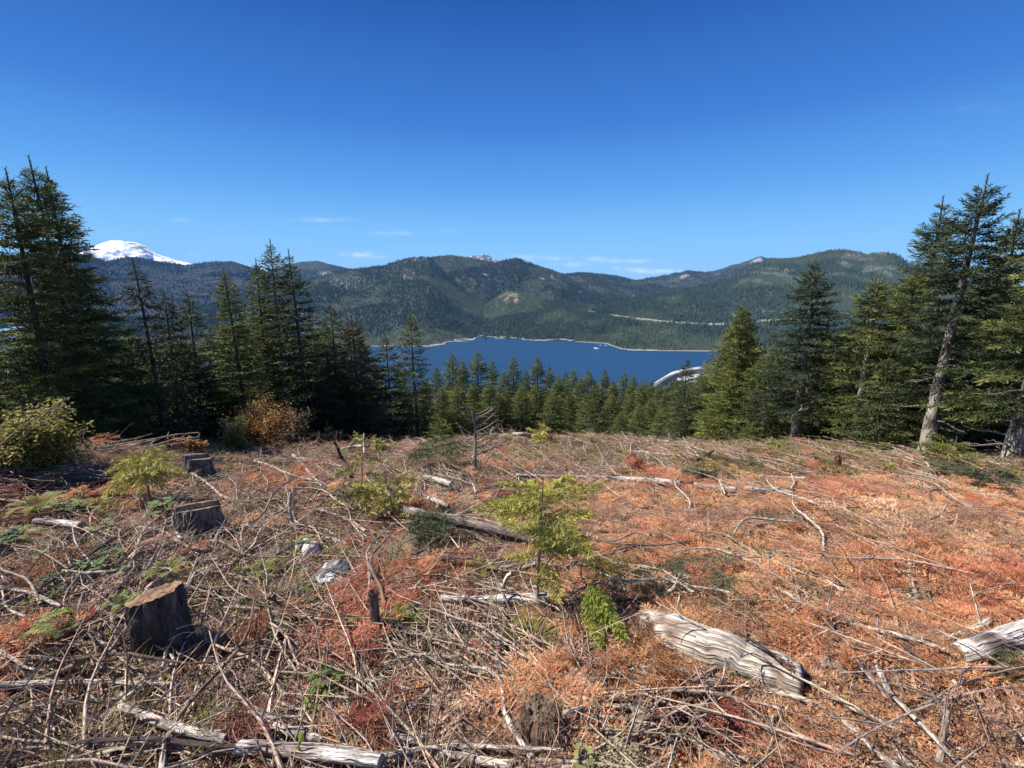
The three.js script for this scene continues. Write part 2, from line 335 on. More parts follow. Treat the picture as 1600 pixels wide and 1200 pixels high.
// middle saddle hill
hill({ label: 'dark rounded middle hill in the saddle beyond the lake', seed: 23, x0: 850, x1: 1180, step: 3, D: 7200, Db: 5000, base: -260, amp: 110, size: 800,
  ridge: [[850, 434], [880, 429], [905, 425.5], [925, 426.5], [960, 431], [1000, 439], [1040, 449], [1100, 464], [1180, 480]],
  color: (px, t, p) => soil(p, 7), trees: 20000, h: 26, tone: [0.032, 0.05, 0.03], forest: 'conifer forest on the middle hill' });
// the dark shoulder behind the main hill
hill({ label: 'dark wooded shoulder with pale rock scars behind the main hill', seed: 29, x0: 640, x1: 1060, step: 3, D: [[640, 6200], [1060, 5200]], Db: 4100, base: -260, amp: 120, size: 760, shape: 1.05,
  ridge: [[640, 410], [672, 402], [690, 399.5], [705, 398.5], [735, 403], [760, 407], [775, 410], [797, 404.5], [812, 404.5], [822, 410], [838, 414], [860, 421], [880, 428], [893, 436], [905, 445], [925, 455], [950, 466], [990, 478], [1060, 492]],
  color: (px, t, p) => rockMix(soil(p, 8), [0.36, 0.32, 0.28], Math.max(blotch(px, t, 908, 0.72, 6, 0.06), blotch(px, t, 760, 0.62, 9, 0.04), blotch(px, t, 865, 0.78, 8, 0.05), blotch(px, t, 852, 0.62, 9, 0.05)) * ss(-0.2, 0.2, fbm(p.x / 60, p.y / 40, 3, 3))),
  keep: (px, t) => 1 - Math.max(blotch(px, t, 908, 0.72, 7, 0.07), blotch(px, t, 760, 0.62, 9, 0.04), blotch(px, t, 865, 0.78, 6, 0.04), 0.8 * blotch(px, t, 852, 0.62, 9, 0.05)), trees: 27000, h: 26, tone: [0.034, 0.054, 0.036], toneYoung: [0.054, 0.08, 0.04], forest: 'dark conifer forest on the shoulder behind the main hill' });
// shoreline seen across the lake
const SHORE = [[200, 560], [480, 553], [560, 541.5], [600, 541], [640, 541.5], [665, 541.5], [690, 538], [712, 534], [745, 532], [800, 531.2], [860, 532.5], [900, 534], [950, 537], [958, 540], [972, 545], [990, 547.6], [1040, 548.6], [1128, 549.5], [1300, 552], [1700, 556]];
const beach = (px, t, p) => p.y < LAKE + 1.6 ? 1 : 0;
const shoreSoil = (p) => { const n = fbm(p.x / 25, p.z / 25, 3, 4); return [0.30 + 0.08 * n, 0.27 + 0.08 * n, 0.21 + 0.07 * n]; };
// main hill across the lake
hill({ label: 'broad green main hill rising straight across the lake', seed: 31, x0: 120, x1: 1010, step: 3, rows: 110, D: [[120, 4600], [480, 5100], [600, 5150], [700, 4750], [800, 4300], [1010, 3700]], shore: SHORE, amp: 75, size: 700, shape: 1.3,
  ridge: [[120, 500], [250, 497], [300, 484], [350, 470], [420, 456], [470, 440], [510, 429], [560, 420], [600, 415], [620, 408], [640, 403.5], [660, 402], [670, 403.5], [682, 413], [697, 427], [712, 441], [728, 456], [745, 470], [757, 476], [770, 468], [782, 459], [795, 454], [810, 455], [830, 460], [850, 465], [880, 470], [920, 476], [945, 482], [980, 494], [1010, 505]],
  color: (px, t, p) => beach(px, t, p) ? shoreSoil(p) : rockMix(soil(p, 9), px > 760 ? [0.40, 0.27, 0.18] : [0.28, 0.25, 0.20], Math.max(0.5 * blotch(px, t, 795, 0.93, 17, 0.05), 0.8 * blotch(px, t, 792, 0.82, 5, 0.07), 0.8 * blotch(px, t, 806, 0.83, 4, 0.08), 0.55 * blotch(px, t, 540, 0.80, 36, 0.1), 0.5 * blotch(px, t, 636, 0.76, 12, 0.08), 0.5 * blotch(px, t, 655, 0.97, 20, 0.03)) * ss(-0.3, 0.2, fbm(p.x / 50, p.z / 50, 3, 3))),
  keep: (px, t, p) => p.y < LAKE + 1.8 ? (hash2(Math.round(px / 9), 3, 5) > 0.8 ? 0.25 : 0) : 1 - Math.max(0.95 * blotch(px, t, 795, 0.93, 17, 0.05), 0.9 * blotch(px, t, 792, 0.82, 5, 0.07), 0.9 * blotch(px, t, 806, 0.83, 4, 0.08), 0.55 * blotch(px, t, 540, 0.80, 36, 0.1), 0.5 * blotch(px, t, 636, 0.76, 12, 0.08), 0.4 * blotch(px, t, 655, 0.97, 20, 0.03)),
  young: (px, t) => 0.5 * (1 - ss(0.15, 0.2, t)) * ss(530, 560, px) * (1 - ss(690, 730, px)) + 0.35 * ss(660, 700, px) * (1 - ss(830, 900, px)) * ss(0.45, 0.6, t) - 0.1, trees: 62000, h: 23, tone: [0.054, 0.085, 0.046], toneYoung: [0.104, 0.142, 0.054], forest: 'conifer forest covering the main hill across the lake' });
// right hill across the lake
const CUT = [[912, 484], [925, 486.5], [940, 490], [1000, 497.5], [1060, 503.5], [1110, 506], [1150, 505.5], [1200, 501], [1260, 497]];
const cut = (px, p, up, down) => { if (px < 914 || px > 1262) return 0; const dy = proj(p)[1] - along(CUT, px); return dy > -up && dy < down ? (hash2(Math.round(px / 11), 8, 2) > 0.25 ? 1 : 0.35) : 0; };
const scree = (px, t, p) => ss(0.02, 0.3, fbm(p.x / 90, p.y / 50, 3, 61)) * ss(0.6, 0.75, t) * ss(1120, 1200, px);
hill({ label: 'long wooded right hill across the lake with a track cut along it', seed: 37, x0: 900, x1: 1760, step: 3, rows: 170, D: [[900, 3500], [960, 3900], [1150, 5000], [1760, 5000]], shore: SHORE, amp: 85, size: 640, shape: 1.2, jag: 0.8,
  ridge: [[900, 497], [920, 486], [960, 475], [1000, 465.5], [1040, 458], [1080, 450], [1115, 442], [1140, 436], [1160, 421], [1175, 412], [1208, 405], [1240, 403], [1262, 399], [1280, 394.5], [1300, 391], [1312, 390], [1328, 390.5], [1342, 393], [1355, 397], [1368, 394.5], [1380, 394], [1396, 397.5], [1405, 401], [1418, 410], [1432, 417], [1470, 431], [1600, 450], [1760, 470]],
  color: (px, t, p) => beach(px, t, p) ? shoreSoil(p) : rockMix(rockMix(soil(p, 10), [0.34, 0.32, 0.29], 0.3 * scree(px, t, p)), [0.27, 0.265, 0.2], Math.max(cut(px, p, 0.8, 1.6), 0.7 * blotch(px, t, 1200, 0.36, 70, 0.05) * ss(0.05, 0.3, fbm(p.x / 30, p.z / 30, 3, 3)))),
  keep: (px, t, p) => p.y < LAKE + 1.8 ? 0 : (1 - cut(px, p, 0.8, 2.6)) * (1 - 0.55 * scree(px, t, p)) * (1 - 0.4 * blotch(px, t, 1200, 0.36, 70, 0.05)), trees: 62000, h: 24, tone: [0.047, 0.076, 0.046], toneYoung: [0.078, 0.114, 0.052], forest: 'conifer forest covering the right hill across the lake' });
// near shoulder at the right, running down to the water, with the road cut
{
  const gravel = (px, t) => ss(1020, 1027, px) * (1 - ss(1088, 1099, px)) * ss(0.76, 0.80, t + (px - 1060) * 0.003);
  hill({ name: 'hillside', label: 'wooded near hillside running down to the lake at right', seed: 41, x0: 985, x1: 1800, step: 3, rows: 60, D: 1500, Db: 1120, base: -345, amp: 6, size: 300, shape: 0.85,
    ridge: [[985, 615], [1010, 604], [1024, 597], [1035, 590], [1050, 581], [1066, 577], [1085, 574], [1098, 572], [1108, 566], [1120, 558], [1140, 549], [1170, 540], [1230, 526], [1300, 520], [1800, 500]],
    color: (px, t, p) => { const n = fbm(p.x / 8, p.z / 8, 3, 5); return rockMix(soil(p, 12), [0.44 + 0.14 * n, 0.42 + 0.13 * n, 0.37 + 0.12 * n], gravel(px, t)); },
    keep: (px, t) => gravel(px, t) > 0.02 ? 0 : (px < 1100 && t > 0.45 && t < 0.52 ? 0.4 : 1), trees: 6500, h: 17, forest: 'conifers on the near hillside by the road cut' });
  // the road along the gravel bench
  const pts = [[1018, 606, 1290], [1030, 597, 1330], [1043, 589, 1365], [1058, 583, 1390], [1078, 578.5, 1410], [1100, 575.5, 1420]].map(([x, y, r]) => { const q = horiz(x, y); return V(Math.sin(q.az) * r, EYE.y + q.tan * r, -Math.cos(q.az) * r); });
  const c = curve(pts, 30), b = new MB(), W = 5;
  for (let i = 0; i < c.length - 1; i++) {
    const s = c[i + 1].clone().sub(c[i]).setY(0).normalize(), n = V(-s.z, 0, s.x), q = (p, k, y) => p.clone().addScaledVector(n, k).setY(p.y + y), k = [0.12, 0.12, 0.125];
    const A = q(c[i], -W, 0), B = q(c[i], W, 0), C = q(c[i + 1], -W, 0), D = q(c[i + 1], W, 0), E = q(c[i], -W, -14), F = q(c[i + 1], -W, -14), G = q(c[i], W, -14), I = q(c[i + 1], W, -14);
    b.tri(A, B, C, k); b.tri(B, D, C, k); const s2 = [0.5, 0.47, 0.42]; b.tri(A, C, E, s2); b.tri(C, F, E, s2); b.tri(B, G, D, s2); b.tri(D, G, I, s2);
  }
  tag(mesh('road', b.build(), M.tint), 'dark road curving along the pale gravel cut above the lake', 'road', null, 'structure');
}
// lake
{
  const g = new THREE.CircleGeometry(5200, 96); g.rotateX(-Math.PI / 2);
  const uv = g.attributes.uv; for (let i = 0; i < uv.count; i++) uv.setXY(i, uv.getX(i) * 10400 / 60, uv.getY(i) * 10400 / 60);
  const wave = dataTex(256, 256, (u, v) => { const h = 0.5 + 0.5 * tfbm(u, v, 12, 12, 4, 55); return [h, h, h]; });
  const m = std({ color: lin(0.009, 0.044, 0.098), roughness: 0.42, bumpMap: wave, bumpScale: 1.1 });
  const l = mesh('lake', g, m); l.position.set(0, LAKE, 0);
  tag(l, 'deep blue lake in the valley below the hills', 'lake', null, 'structure');
  // islet and two small rocks in it
  const rocks = [[932, 544.5, 15, 2.2, 'small pale islet with a lone mound in the lake'], [938.5, 539.4, 6, 1.2, 'tiny pale rock behind the islet, the left of two'], [946.5, 539.6, 6, 1.2, 'tiny pale rock behind the islet, the right of two']];
  for (const [px, py, w, h, label] of rocks) {
    const q = horiz(px, py), r = (LAKE - EYE.y) / q.tan, gg = new THREE.SphereGeometry(1, 20, 10, 0, 6.2832, 0, 1.7), p = gg.attributes.position, col = [];
    for (let i = 0; i < p.count; i++) { const n = 1 + 0.5 * fbm(p.getX(i) * 2 + px, p.getZ(i) * 2, 3, 4); p.setXYZ(i, p.getX(i) * w * n, p.getY(i) * h * n * (1 + 1.6 * Math.exp(-((p.getX(i) + 0.2) ** 2) * 30)), p.getZ(i) * w * 1.6 * n); const k = 0.3 + 0.12 * n; col.push(k, k * 0.95, k * 0.86); }
    gg.setAttribute('color', new THREE.Float32BufferAttribute(col, 3)); gg.computeVertexNormals();
    const t = mesh('islet', gg, M.rock); t.position.set(Math.sin(q.az) * r, LAKE, -Math.cos(q.az) * r);
    tag(t, label, 'islet');
  }
}
// ---------------------------------------------------------------- the clear-cut ground
// how rust-coloured the litter is at a place: most on the right, in patches elsewhere
function rust(x, z) {
  const d = Math.max(0.6, -z), k = x / d;
  let v = ss(0.0, 0.5, k + 0.34 * fbm(x * 0.7, z * 0.7, 3, 61)) * (1 - ss(5.9, 7.2, d + fbm(x * 0.5, z * 0.5, 3, 7) * 1.6));
  v = Math.max(v, ss(0.18, 0.42, fbm(x * 1.1, z * 1.1, 3, 88)) * 0.6 * (1 - ss(7, 12, d)));
  return v;
}
function heath(x, z) { const d = -z; return ss(5.7, 7.0, d + fbm(x * 0.5, z * 0.5, 3, 7) * 1.6) * (0.10 + 0.9 * ss(-0.1, 0.35, x / Math.max(1, d) + 0.15 * fbm(x * 0.2, z * 0.2, 2, 3))); }
{
  const NA = 420, rad = [0]; for (let r = 0.25; r < 1040; r *= 1.0185) rad.push(r);
  const pos = [], col = [], uv = [], idx = [];
  rad.forEach((r) => {
    for (let i = 0; i <= NA; i++) {
      const a = i / NA * Math.PI * 2 - Math.PI, x = Math.sin(a) * r, z = -Math.cos(a) * r;
      pos.push(x, H(x, z), z); uv.push(x, z);
      const n = fbm(x * 2.1, z * 2.1, 3, 9), n2 = fbm(x * 9, z * 9, 2, 19), k = rust(x, z), g = ss(-0.1, 0.3, fbm(x * 0.5, z * 0.5, 3, 31));
      let c = [0.19, 0.135, 0.10].map((v) => v * (1 + 0.5 * n + 0.35 * n2));
      c = rockMix(c, [0.34, 0.26, 0.21], 0.5 * g);
      c = rockMix(c, [0.33, 0.15, 0.075], 0.8 * k * (0.75 + 0.35 * n2));
      if (r > 26) c = rockMix(c, [0.05, 0.055, 0.035], ss(26, 45, r));
      col.push(...c);
    }
  });
  for (let j = 0; j < rad.length - 1; j++) for (let i = 0; i < NA; i++) { const a = j * (NA + 1) + i, b = a + NA + 1; idx.push(a, b, a + 1, a + 1, b, b + 1); }
  const g = new THREE.BufferGeometry();
  g.setAttribute('position', new THREE.Float32BufferAttribute(pos, 3)); g.setAttribute('color', new THREE.Float32BufferAttribute(col, 3)); g.setAttribute('uv', new THREE.Float32BufferAttribute(uv, 2)); g.setIndex(idx); g.computeVertexNormals();
  const crumb = dataTex(512, 512, (u, v) => { const m = tfbm(u, v, 24, 24, 4, 3), s = tfbm(u, v, 60, 60, 2, 8), k = 0.72 + 0.5 * m + 0.3 * s; return [k, k, k]; }, true);
  const m = std({ vertexColors: true, map: crumb, bumpMap: crumb, bumpScale: 0.02, roughness: 1 });
  tag(mesh('ground', g, m), 'sloping clear-cut ground of brown soil and rust litter', 'ground', null, 'structure');
}

// ---------------------------------------------------------------- conifers
// a flat spray of needle twigs along a bough
function spray(b, base, dir, L, o, rng) {
  const leaf = o.leaf, n = Math.max(3, Math.ceil(L / (leaf * 0.8)));
  const side0 = V(dir.z, 0, -dir.x).normalize(), pts = [];
  const dr = o.droop * (0.6 + rng() * 0.8), curl = (rng() - 0.5) * 0.35;
  for (let i = 0; i <= n; i++) {
    const s = i / n;
    pts.push(base.clone().addScaledVector(dir, s * L).addScaledVector(side0, curl * s * s * L * 0.5).add(V(0, (-dr * s * s + o.tipUp * s * s * s) * L, 0)));
  }
  const hue = 0.78 + rng() * 0.44, tipc = rng();
  for (let i = 1; i <= n; i++) {
    const s = i / n;
    if (s < (o.bareTo ?? 0.05)) continue;
    const ax = pts[i].clone().sub(pts[i - 1]).normalize(), side = V(ax.z, 0, -ax.x).normalize();
    const tl = L * (o.twig ?? 0.40) * Math.pow(1 - s, 0.75) * Math.min(1, s * 3.6 + 0.4) * (0.7 + rng() * 0.6) + leaf * 0.9;
    for (const sg of [-1, 1, 0]) {
      if (!sg && rng() < 0.35) continue;
      const hang = -(o.hang ?? 0.16) * (0.3 + rng() * 1.3), td = ax.clone().multiplyScalar(0.55 + rng() * 0.35).addScaledVector(side, sg ? sg * (0.75 + rng() * 0.2) : (rng() - 0.5) * 0.7).add(V(0, sg ? hang + (rng() - 0.5) * 0.3 : (rng() < 0.55 ? -0.8 : 0.6), 0)).normalize();
      const m = Math.max(1, Math.round((sg ? tl : Math.min(tl * 0.5, leaf * 3)) / leaf)), p = pts[i].clone();
      for (let k = 0; k < m; k++) {
        const roll = rng() * 6.28, e1 = td.clone().cross(V(0.31, 0.83, 0.46)).normalize(), e2 = td.clone().cross(e1), ts = e1.clone().multiplyScalar(Math.cos(roll)).addScaledVector(e2, Math.sin(roll)), u2 = ts.clone().cross(td);
        const v = hue * (0.75 + rng() * 0.5), tip = k === m - 1 && s > 0.35 ? 0.25 + 0.75 * tipc : 0.12 * tipc;
        const c = [0, 1, 2].map((q) => lerp(o.color[q], o.tip[q], tip) * v);
        b.leaf(p, td.clone().add(V((rng() - 0.5) * 0.5, (rng() - 0.5) * 0.45, (rng() - 0.5) * 0.5)).normalize(), ts, u2, leaf * (1.15 + rng() * 0.6), leaf * (0.20 + rng() * 0.14) * (o.wide ?? 1), c);
        // short side needles
        for (let e = 0; e < (o.fine ? 2 : 0); e++) b.leaf(p, td.clone().multiplyScalar(0.5).addScaledVector(ts, e ? -1 : 1).addScaledVector(u2, (rng() - 0.5) * 1.6).normalize(), td, u2, leaf * 0.75, leaf * 0.17 * (o.wide ?? 1), c);
        p.addScaledVector(td, leaf * (0.8 + rng() * 0.25)).add(V(0, (hang - 0.05) * leaf * 0.35 * k, 0));
      }
    }
  }
  const ax = pts[n].clone().sub(pts[n - 1]).normalize(), sd = V(ax.z, 0, -ax.x).normalize();
  b.leaf(pts[n], ax, sd, V(0, 1, 0), leaf * 1.3, leaf * 0.26, o.tip.map((v) => v * hue));
}
function conifer(o) {
  const rng = mulberry(o.seed), b = new MB(), h = o.h, limbs = [];
  o = { base: 0.05, leaf: 0.120, droop: 0.18, tipUp: 0.1, color: [0.040, 0.066, 0.022], tip: [0.10, 0.135, 0.03], power: 0.95, whorl: 0.22, per: 7, lean: [0, 0], ...o };
  const r0 = o.r0 ?? Math.max(0.03, h * 0.0125), wob = rng() * 6;
  const axis = (y) => V(o.lean[0] * y + Math.sin(y * 0.5 + wob) * 0.05 * (h > 4 ? 1 : 0.1), y, o.lean[1] * y + Math.cos(y * 0.43 + wob) * 0.05 * (h > 4 ? 1 : 0.1));
  const tp = []; for (let i = 0; i <= 16; i++) tp.push(axis(h * i / 16 - (i ? 0 : 0.35)));
  const trunk = tube(tp, (s) => r0 * (Math.pow(1 - s, 0.8) + 0.3 * Math.exp(-s * 30)) + Math.min(0.008, r0 * 0.25), 10, true, 0.1, o.seed);
  const yb = h * o.base, step = o.whorl;
  for (let y = yb; y < h * 0.96; y += step * (0.7 + rng() * 0.6) * (y > h * 0.75 ? 0.62 : 1)) {
    const t = (y - yb) / (h - yb), env = o.profile ? o.profile(t) : Math.pow(1 - t, o.power) * (0.72 + 0.28 * ss(0, 0.16, t));
    const per = Math.max(3, o.per), a0 = rng() * 6.28;
    for (let k = 0; k < per; k++) {
      const a = a0 + k / per * 6.283 + (rng() - 0.5) * 0.7;
      if (o.open && o.open(t, a, rng)) continue;
      const near = 1 - ss(0.80, 0.97, t);
      let L = (o.R * env + (o.tipLen ?? 0.16) * (0.35 + 0.65 * near)) * (0.62 + rng() * 0.55) * (1 - 0.4 * ss(0.82, 1, t));
      if (rng() < 0.1) L *= 1.18;
      if (o.gap && rng() < o.gap) continue;
      const up = (o.rise ? o.rise(t) : lerp(-0.16, 0.12, ss(0, 0.6, t)) + 0.9 * ss(0.68, 0.98, t)) + (rng() - 0.5) * 0.25;
      const dir = V(Math.cos(a), up, Math.sin(a)).normalize(), yy = y + (rng() - 0.5) * step * 0.6;
      spray(b, axis(yy), dir, L, { ...o, leaf: o.leaf * (0.62 + 0.38 * near), bareTo: L > 1 ? 0.07 + (o.bare ?? 0) * (1 - t) : 0.05, droop: o.droop * (1 - 0.6 * t) }, rng);
    }
  }
  // leader
  for (let i = 0; i < 22; i++) { const y = h * (0.95 + 0.05 * i / 22), a = i * 2.4; b.leaf(axis(y), V(Math.cos(a) * 0.6, 0.8, Math.sin(a) * 0.6).normalize(), V(-Math.sin(a), 0, Math.cos(a)), V(0, 1, 0), o.leaf * 0.7, o.leaf * 0.16, o.tip); }
  // dead lower limbs
  for (let i = 0; i < (o.dead ?? 0); i++) {
    const y = lerp(o.deadFrom ?? 0.08, o.deadTo ?? o.base + 0.2, (i + rng()) / o.dead) * h, a = o.deadAz ? o.deadAz(i, rng) : rng() * 6.28, L = o.R * (0.55 + rng() * 0.5) * (o.deadLen ?? 1);
    const p0 = axis(y), d = V(Math.cos(a), 0.15, Math.sin(a)), sg = rng() < 0.5 ? 1 : -1;
    const q = curve([p0, p0.clone().addScaledVector(d, L * 0.35).add(V(0, -0.03 * L, 0)), p0.clone().addScaledVector(d, L * 0.7).add(V(-d.z * 0.1 * sg * L, -0.16 * L, d.x * 0.1 * sg * L)), p0.clone().addScaledVector(d, L).add(V(-d.z * 0.22 * sg * L, -0.2 * L, d.x * 0.22 * sg * L))], 9);
    const gs = [tube(q, (s) => lerp(r0 * 0.15, 0.005, s), 5, true, 0, i)];
    for (let k = 2; k < 9; k++) for (const s of [-1, 1]) if (rng() < 0.75) { const e = V(-d.z * s, -0.25 + rng() * 0.4, d.x * s).addScaledVector(d, 0.6).normalize(), l = L * (0.12 + rng() * 0.22) * (1.1 - k / 11); gs.push(tube([q[k], q[k].clone().addScaledVector(e, l * 0.5).add(V(0, rng() * 0.06, 0)), q[k].clone().addScaledVector(e, l)], (z) => lerp(0.009, 0.003, z), 3, false)); }
    limbs.push(mergeGeometries(gs));
  }
  return { trunk, crown: b.build(), limbs, tris: b.count };
}
function plantConifer(name, label, group, pos, o, trunkMat = M.trunkDark) {
  const t = thing(name, label, o.cat ?? 'conifer tree', pos, 0, group), g = conifer(o);
  TRIS += g.tris; mesh('trunk', g.trunk, trunkMat, t);
  mesh('crown', g.crown, M.needles, t);
  for (const l of g.limbs) mesh('dead_limb', l, o.limbMat ?? M.trunkGrey, t);
  return t;
}
// foot of a tree whose top is seen at a pixel, at a given distance
function standing(px, py, D) { const d = pixDir(px, py), h = Math.hypot(d.x, d.z), k = D / h, x = d.x * k, z = d.z * k, top = EYE.y + d.y * k, y = H(x, z); return { pos: V(x, y - 0.05, z), h: top - y, t: k }; }
const GREEN = { color: [0.055, 0.076, 0.018], tip: [0.20, 0.21, 0.04] }, YELLOW = { color: [0.078, 0.098, 0.018], tip: [0.22, 0.225, 0.036] }, BLUE = { color: [0.046, 0.068, 0.024], tip: [0.155, 0.18, 0.055] }, OLIVE = { color: [0.066, 0.072, 0.02], tip: [0.18, 0.165, 0.042] };
let TRIS = 0;
function topTree(px, py, D, hw, label, o, mat, group) {
  const s = standing(px, py, D);
  return plantConifer(o.name ?? 'conifer_tree', label, group, s.pos, { seed: Math.round(px * 7 + py), h: s.h, R: hw * 1.1 / FPX * s.t, ...o }, mat);
}
const toCam = (x) => Math.atan2(1, -x);   // azimuth that faces the viewer
// --- the left stand
topTree(4, 258, 12.5, 102, 'tall conifer cut by the left frame edge, leftmost of all', { ...GREEN, base: 0.02, leaf: 0.104, power: 0.95, whorl: 0.213, droop: 0.22, fine: 1 });
topTree(45, 238, 13.5, 104, 'tallest conifer on the left, with the highest pointed leader', { ...GREEN, base: 0.04, leaf: 0.104, power: 1.0, whorl: 0.221, droop: 0.2, fine: 1, profile: (t) => Math.pow(1 - t, 1.05) * (0.8 + 0.2 * ss(0, 0.2, t)) + 0.02 });
topTree(74, 258, 14.6, 84, 'tall conifer close behind the tallest left one, slightly shorter leader', { ...BLUE, base: 0.1, leaf: 0.112, power: 1.0, whorl: 0.246, droop: 0.18, fine: 1 });
topTree(207, 402, 14.5, 62, 'dark hemlock right of the tall left pair, with two long side boughs', { ...OLIVE, color: [0.034, 0.046, 0.018], tip: [0.085, 0.088, 0.028], base: 0.03, leaf: 0.100, power: 0.85, droop: 0.42, tipUp: 0.02, hang: 0.45, per: 5, whorl: 0.213 });
topTree(254, 452, 15.5, 44, 'dark hemlock with sparse drooping tip, between two taller firs', { ...OLIVE, color: [0.036, 0.046, 0.018], tip: [0.085, 0.085, 0.028], base: 0.03, leaf: 0.104, power: 0.85, droop: 0.4, hang: 0.4, whorl: 0.221 });
topTree(292, 450, 16.5, 46, 'blue-green fir with neat tiers, left of the bright left fir', { ...BLUE, base: 0.02, leaf: 0.112, power: 0.85, whorl: 0.271 });
topTree(350, 417, 16, 52, 'bright yellow-green fir standing alone against the far dark ridge', { ...YELLOW, base: 0.08, leaf: 0.112, power: 0.95, whorl: 0.221, rise: (t) => 0.1 + 0.6 * ss(0.6, 1, t) });
topTree(398, 402, 17.5, 46, 'left and shortest of the three close firs behind the orange bush', { ...GREEN, base: 0.1, leaf: 0.120, power: 0.95, whorl: 0.246 });
topTree(422, 372, 17, 58, 'middle and tallest of the three close firs behind the orange bush', { ...GREEN, base: 0.16, leaf: 0.120, power: 0.85, whorl: 0.246, open: (t, a, r) => t < 0.5 && Math.cos(a - toCam(-0.5)) > 0.6 && r() < 0.6 }, M.trunkGrey);
topTree(451, 387, 16.4, 56, 'right one of the three close firs behind the orange bush', { ...BLUE, base: 0.12, leaf: 0.120, power: 0.95, whorl: 0.238, gap: 0.1 });
topTree(514, 470, 17, 46, 'dark green fir left of the brown-tipped one', { ...BLUE, base: 0.04, leaf: 0.120, power: 0.90, whorl: 0.246 });
topTree(547, 492, 16.5, 58, 'fir with a rust-brown top beside the lake view', { ...OLIVE, color: [0.05, 0.05, 0.02], tip: [0.14, 0.085, 0.03], base: 0.03, leaf: 0.120, power: 0.87, whorl: 0.230 });
topTree(604, 520, 19, 46, 'bushy mid-green fir just right of the brown-topped one', { ...GREEN, base: 0.03, leaf: 0.128, power: 0.95, whorl: 0.246 });
topTree(643, 487, 20, 44, 'tall slim fir at the left end of the visible lake', { ...YELLOW, color: [0.042, 0.066, 0.024], base: 0.06, leaf: 0.128, power: 0.95, whorl: 0.262 });
// --- the right stand
topTree(1166, 468, 19, 52, 'pointed bright green fir right of the road cut', { ...YELLOW, base: 0.02, leaf: 0.120, power: 0.85, whorl: 0.230, fine: 1, rise: (t) => 0.15 + 0.6 * ss(0.55, 1, t) });
{ const f = at(1240, 694), s = standing(1277, 403, Math.hypot(f.p.x, f.p.z)); 
  plantConifer('conifer_tree', 'broad blunt-topped fir with pale dead limbs at its foot', null, V(s.pos.x, s.pos.y, s.pos.z), { seed: 901, ...BLUE, color: [0.034, 0.052, 0.022], tip: [0.085, 0.112, 0.042], h: s.h, R: 66 / FPX * s.t, base: 0.2, leaf: 0.112, whorl: 0.230, per: 6, tipLen: 0.2, profile: (t) => 0.14 * (1 - t * t * t) + 0.86 * Math.pow(1 - t, 0.75) * (0.7 + 0.3 * ss(0, 0.2, t)), fine: 1, dead: 9, deadFrom: 0.16, deadTo: 0.34, r0: 0.13, limbMat: M.pale }, M.trunkGrey); }
topTree(1374, 424, 15.5, 62, 'fir with a pale leaning lower trunk, left of the big right pair', { ...GREEN, base: 0.2, leaf: 0.112, power: 0.90, whorl: 0.230, lean: [0.012, 0], r0: 0.115, dead: 9, deadFrom: 0.1, deadTo: 0.45, deadLen: 0.7, fine: 1, open: (t, a, r) => t < 0.45 && Math.cos(a - toCam(0.8)) > 0.45 && r() < 0.8 }, M.trunkPale);
topTree(1474, 302, 16.5, 100, 'tall sparse-tipped fir behind the big right fir', { ...BLUE, base: 0.03, leaf: 0.112, power: 1.0, whorl: 0.221, gap: 0.06, fine: 1, rise: (t) => 0.0 + 0.55 * ss(0.45, 0.9, t) });
topTree(1540, 268, 13.2, 100, 'tallest fir on the right, with a bare mottled lower trunk', { ...BLUE, color: [0.036, 0.054, 0.02], tip: [0.088, 0.11, 0.036], base: 0.24, leaf: 0.100, power: 0.9, whorl: 0.238, r0: 0.125, droop: 0.16, deadLen: 0.7, dead: 16, deadFrom: 0.06, deadTo: 0.42, fine: 1, open: (t, a, r) => t < 0.36 && Math.cos(a - toCam(0.95)) > 0.45 && r() < 0.75 }, M.trunkPale);
topTree(1694, 300, 12.2, 110, 'fir with a bare grey trunk cut by the right frame edge', { ...GREEN, base: 0.2, leaf: 0.100, power: 0.85, whorl: 0.230, r0: 0.16, dead: 12, deadFrom: 0.08, deadTo: 0.4, fine: 1, open: (t, a, r) => t < 0.3 && Math.cos(a - toCam(1.1)) > 0.4 && r() < 0.8 }, M.trunkPale);
topTree(1597, 322, 15, 100, 'tall fir with a sparse leader against the sky, far right', { ...BLUE, base: 0.05, leaf: 0.115, power: 1.0, whorl: 0.213, fine: 1 });
topTree(1438, 415, 15.2, 78, 'bright green leafy fir left of the big mottled trunk', { ...YELLOW, base: 0.0, leaf: 0.104, power: 0.85, whorl: 0.205, per: 6, fine: 1 });
topTree(1575, 395, 16, 80, 'full green fir between the two bare trunks at right', { ...GREEN, base: 0.0, leaf: 0.112, power: 0.85, whorl: 0.221, per: 6, fine: 1 });
topTree(1520, 470, 17, 80, 'dark shaded fir deep behind the mottled trunk', { ...BLUE, base: 0.0, leaf: 0.120, power: 0.80, whorl: 0.230 });
topTree(1335, 500, 17.5, 62, 'olive fir low behind the pale leaning trunk', { ...OLIVE, color: [0.046, 0.062, 0.02], tip: [0.11, 0.124, 0.034], base: 0.0, leaf: 0.116, power: 0.85, whorl: 0.230 });
topTree(1205, 560, 16.8, 42, 'young olive fir left of the broad blunt-topped fir', { ...OLIVE, color: [0.05, 0.066, 0.02], tip: [0.12, 0.135, 0.036], base: 0.0, leaf: 0.104, power: 0.90, whorl: 0.205 });
topTree(1140, 585, 18, 42, 'bushy yellow-green fir left of the pointed bright fir', { ...YELLOW, base: 0.0, leaf: 0.112, power: 0.90, whorl: 0.213 });
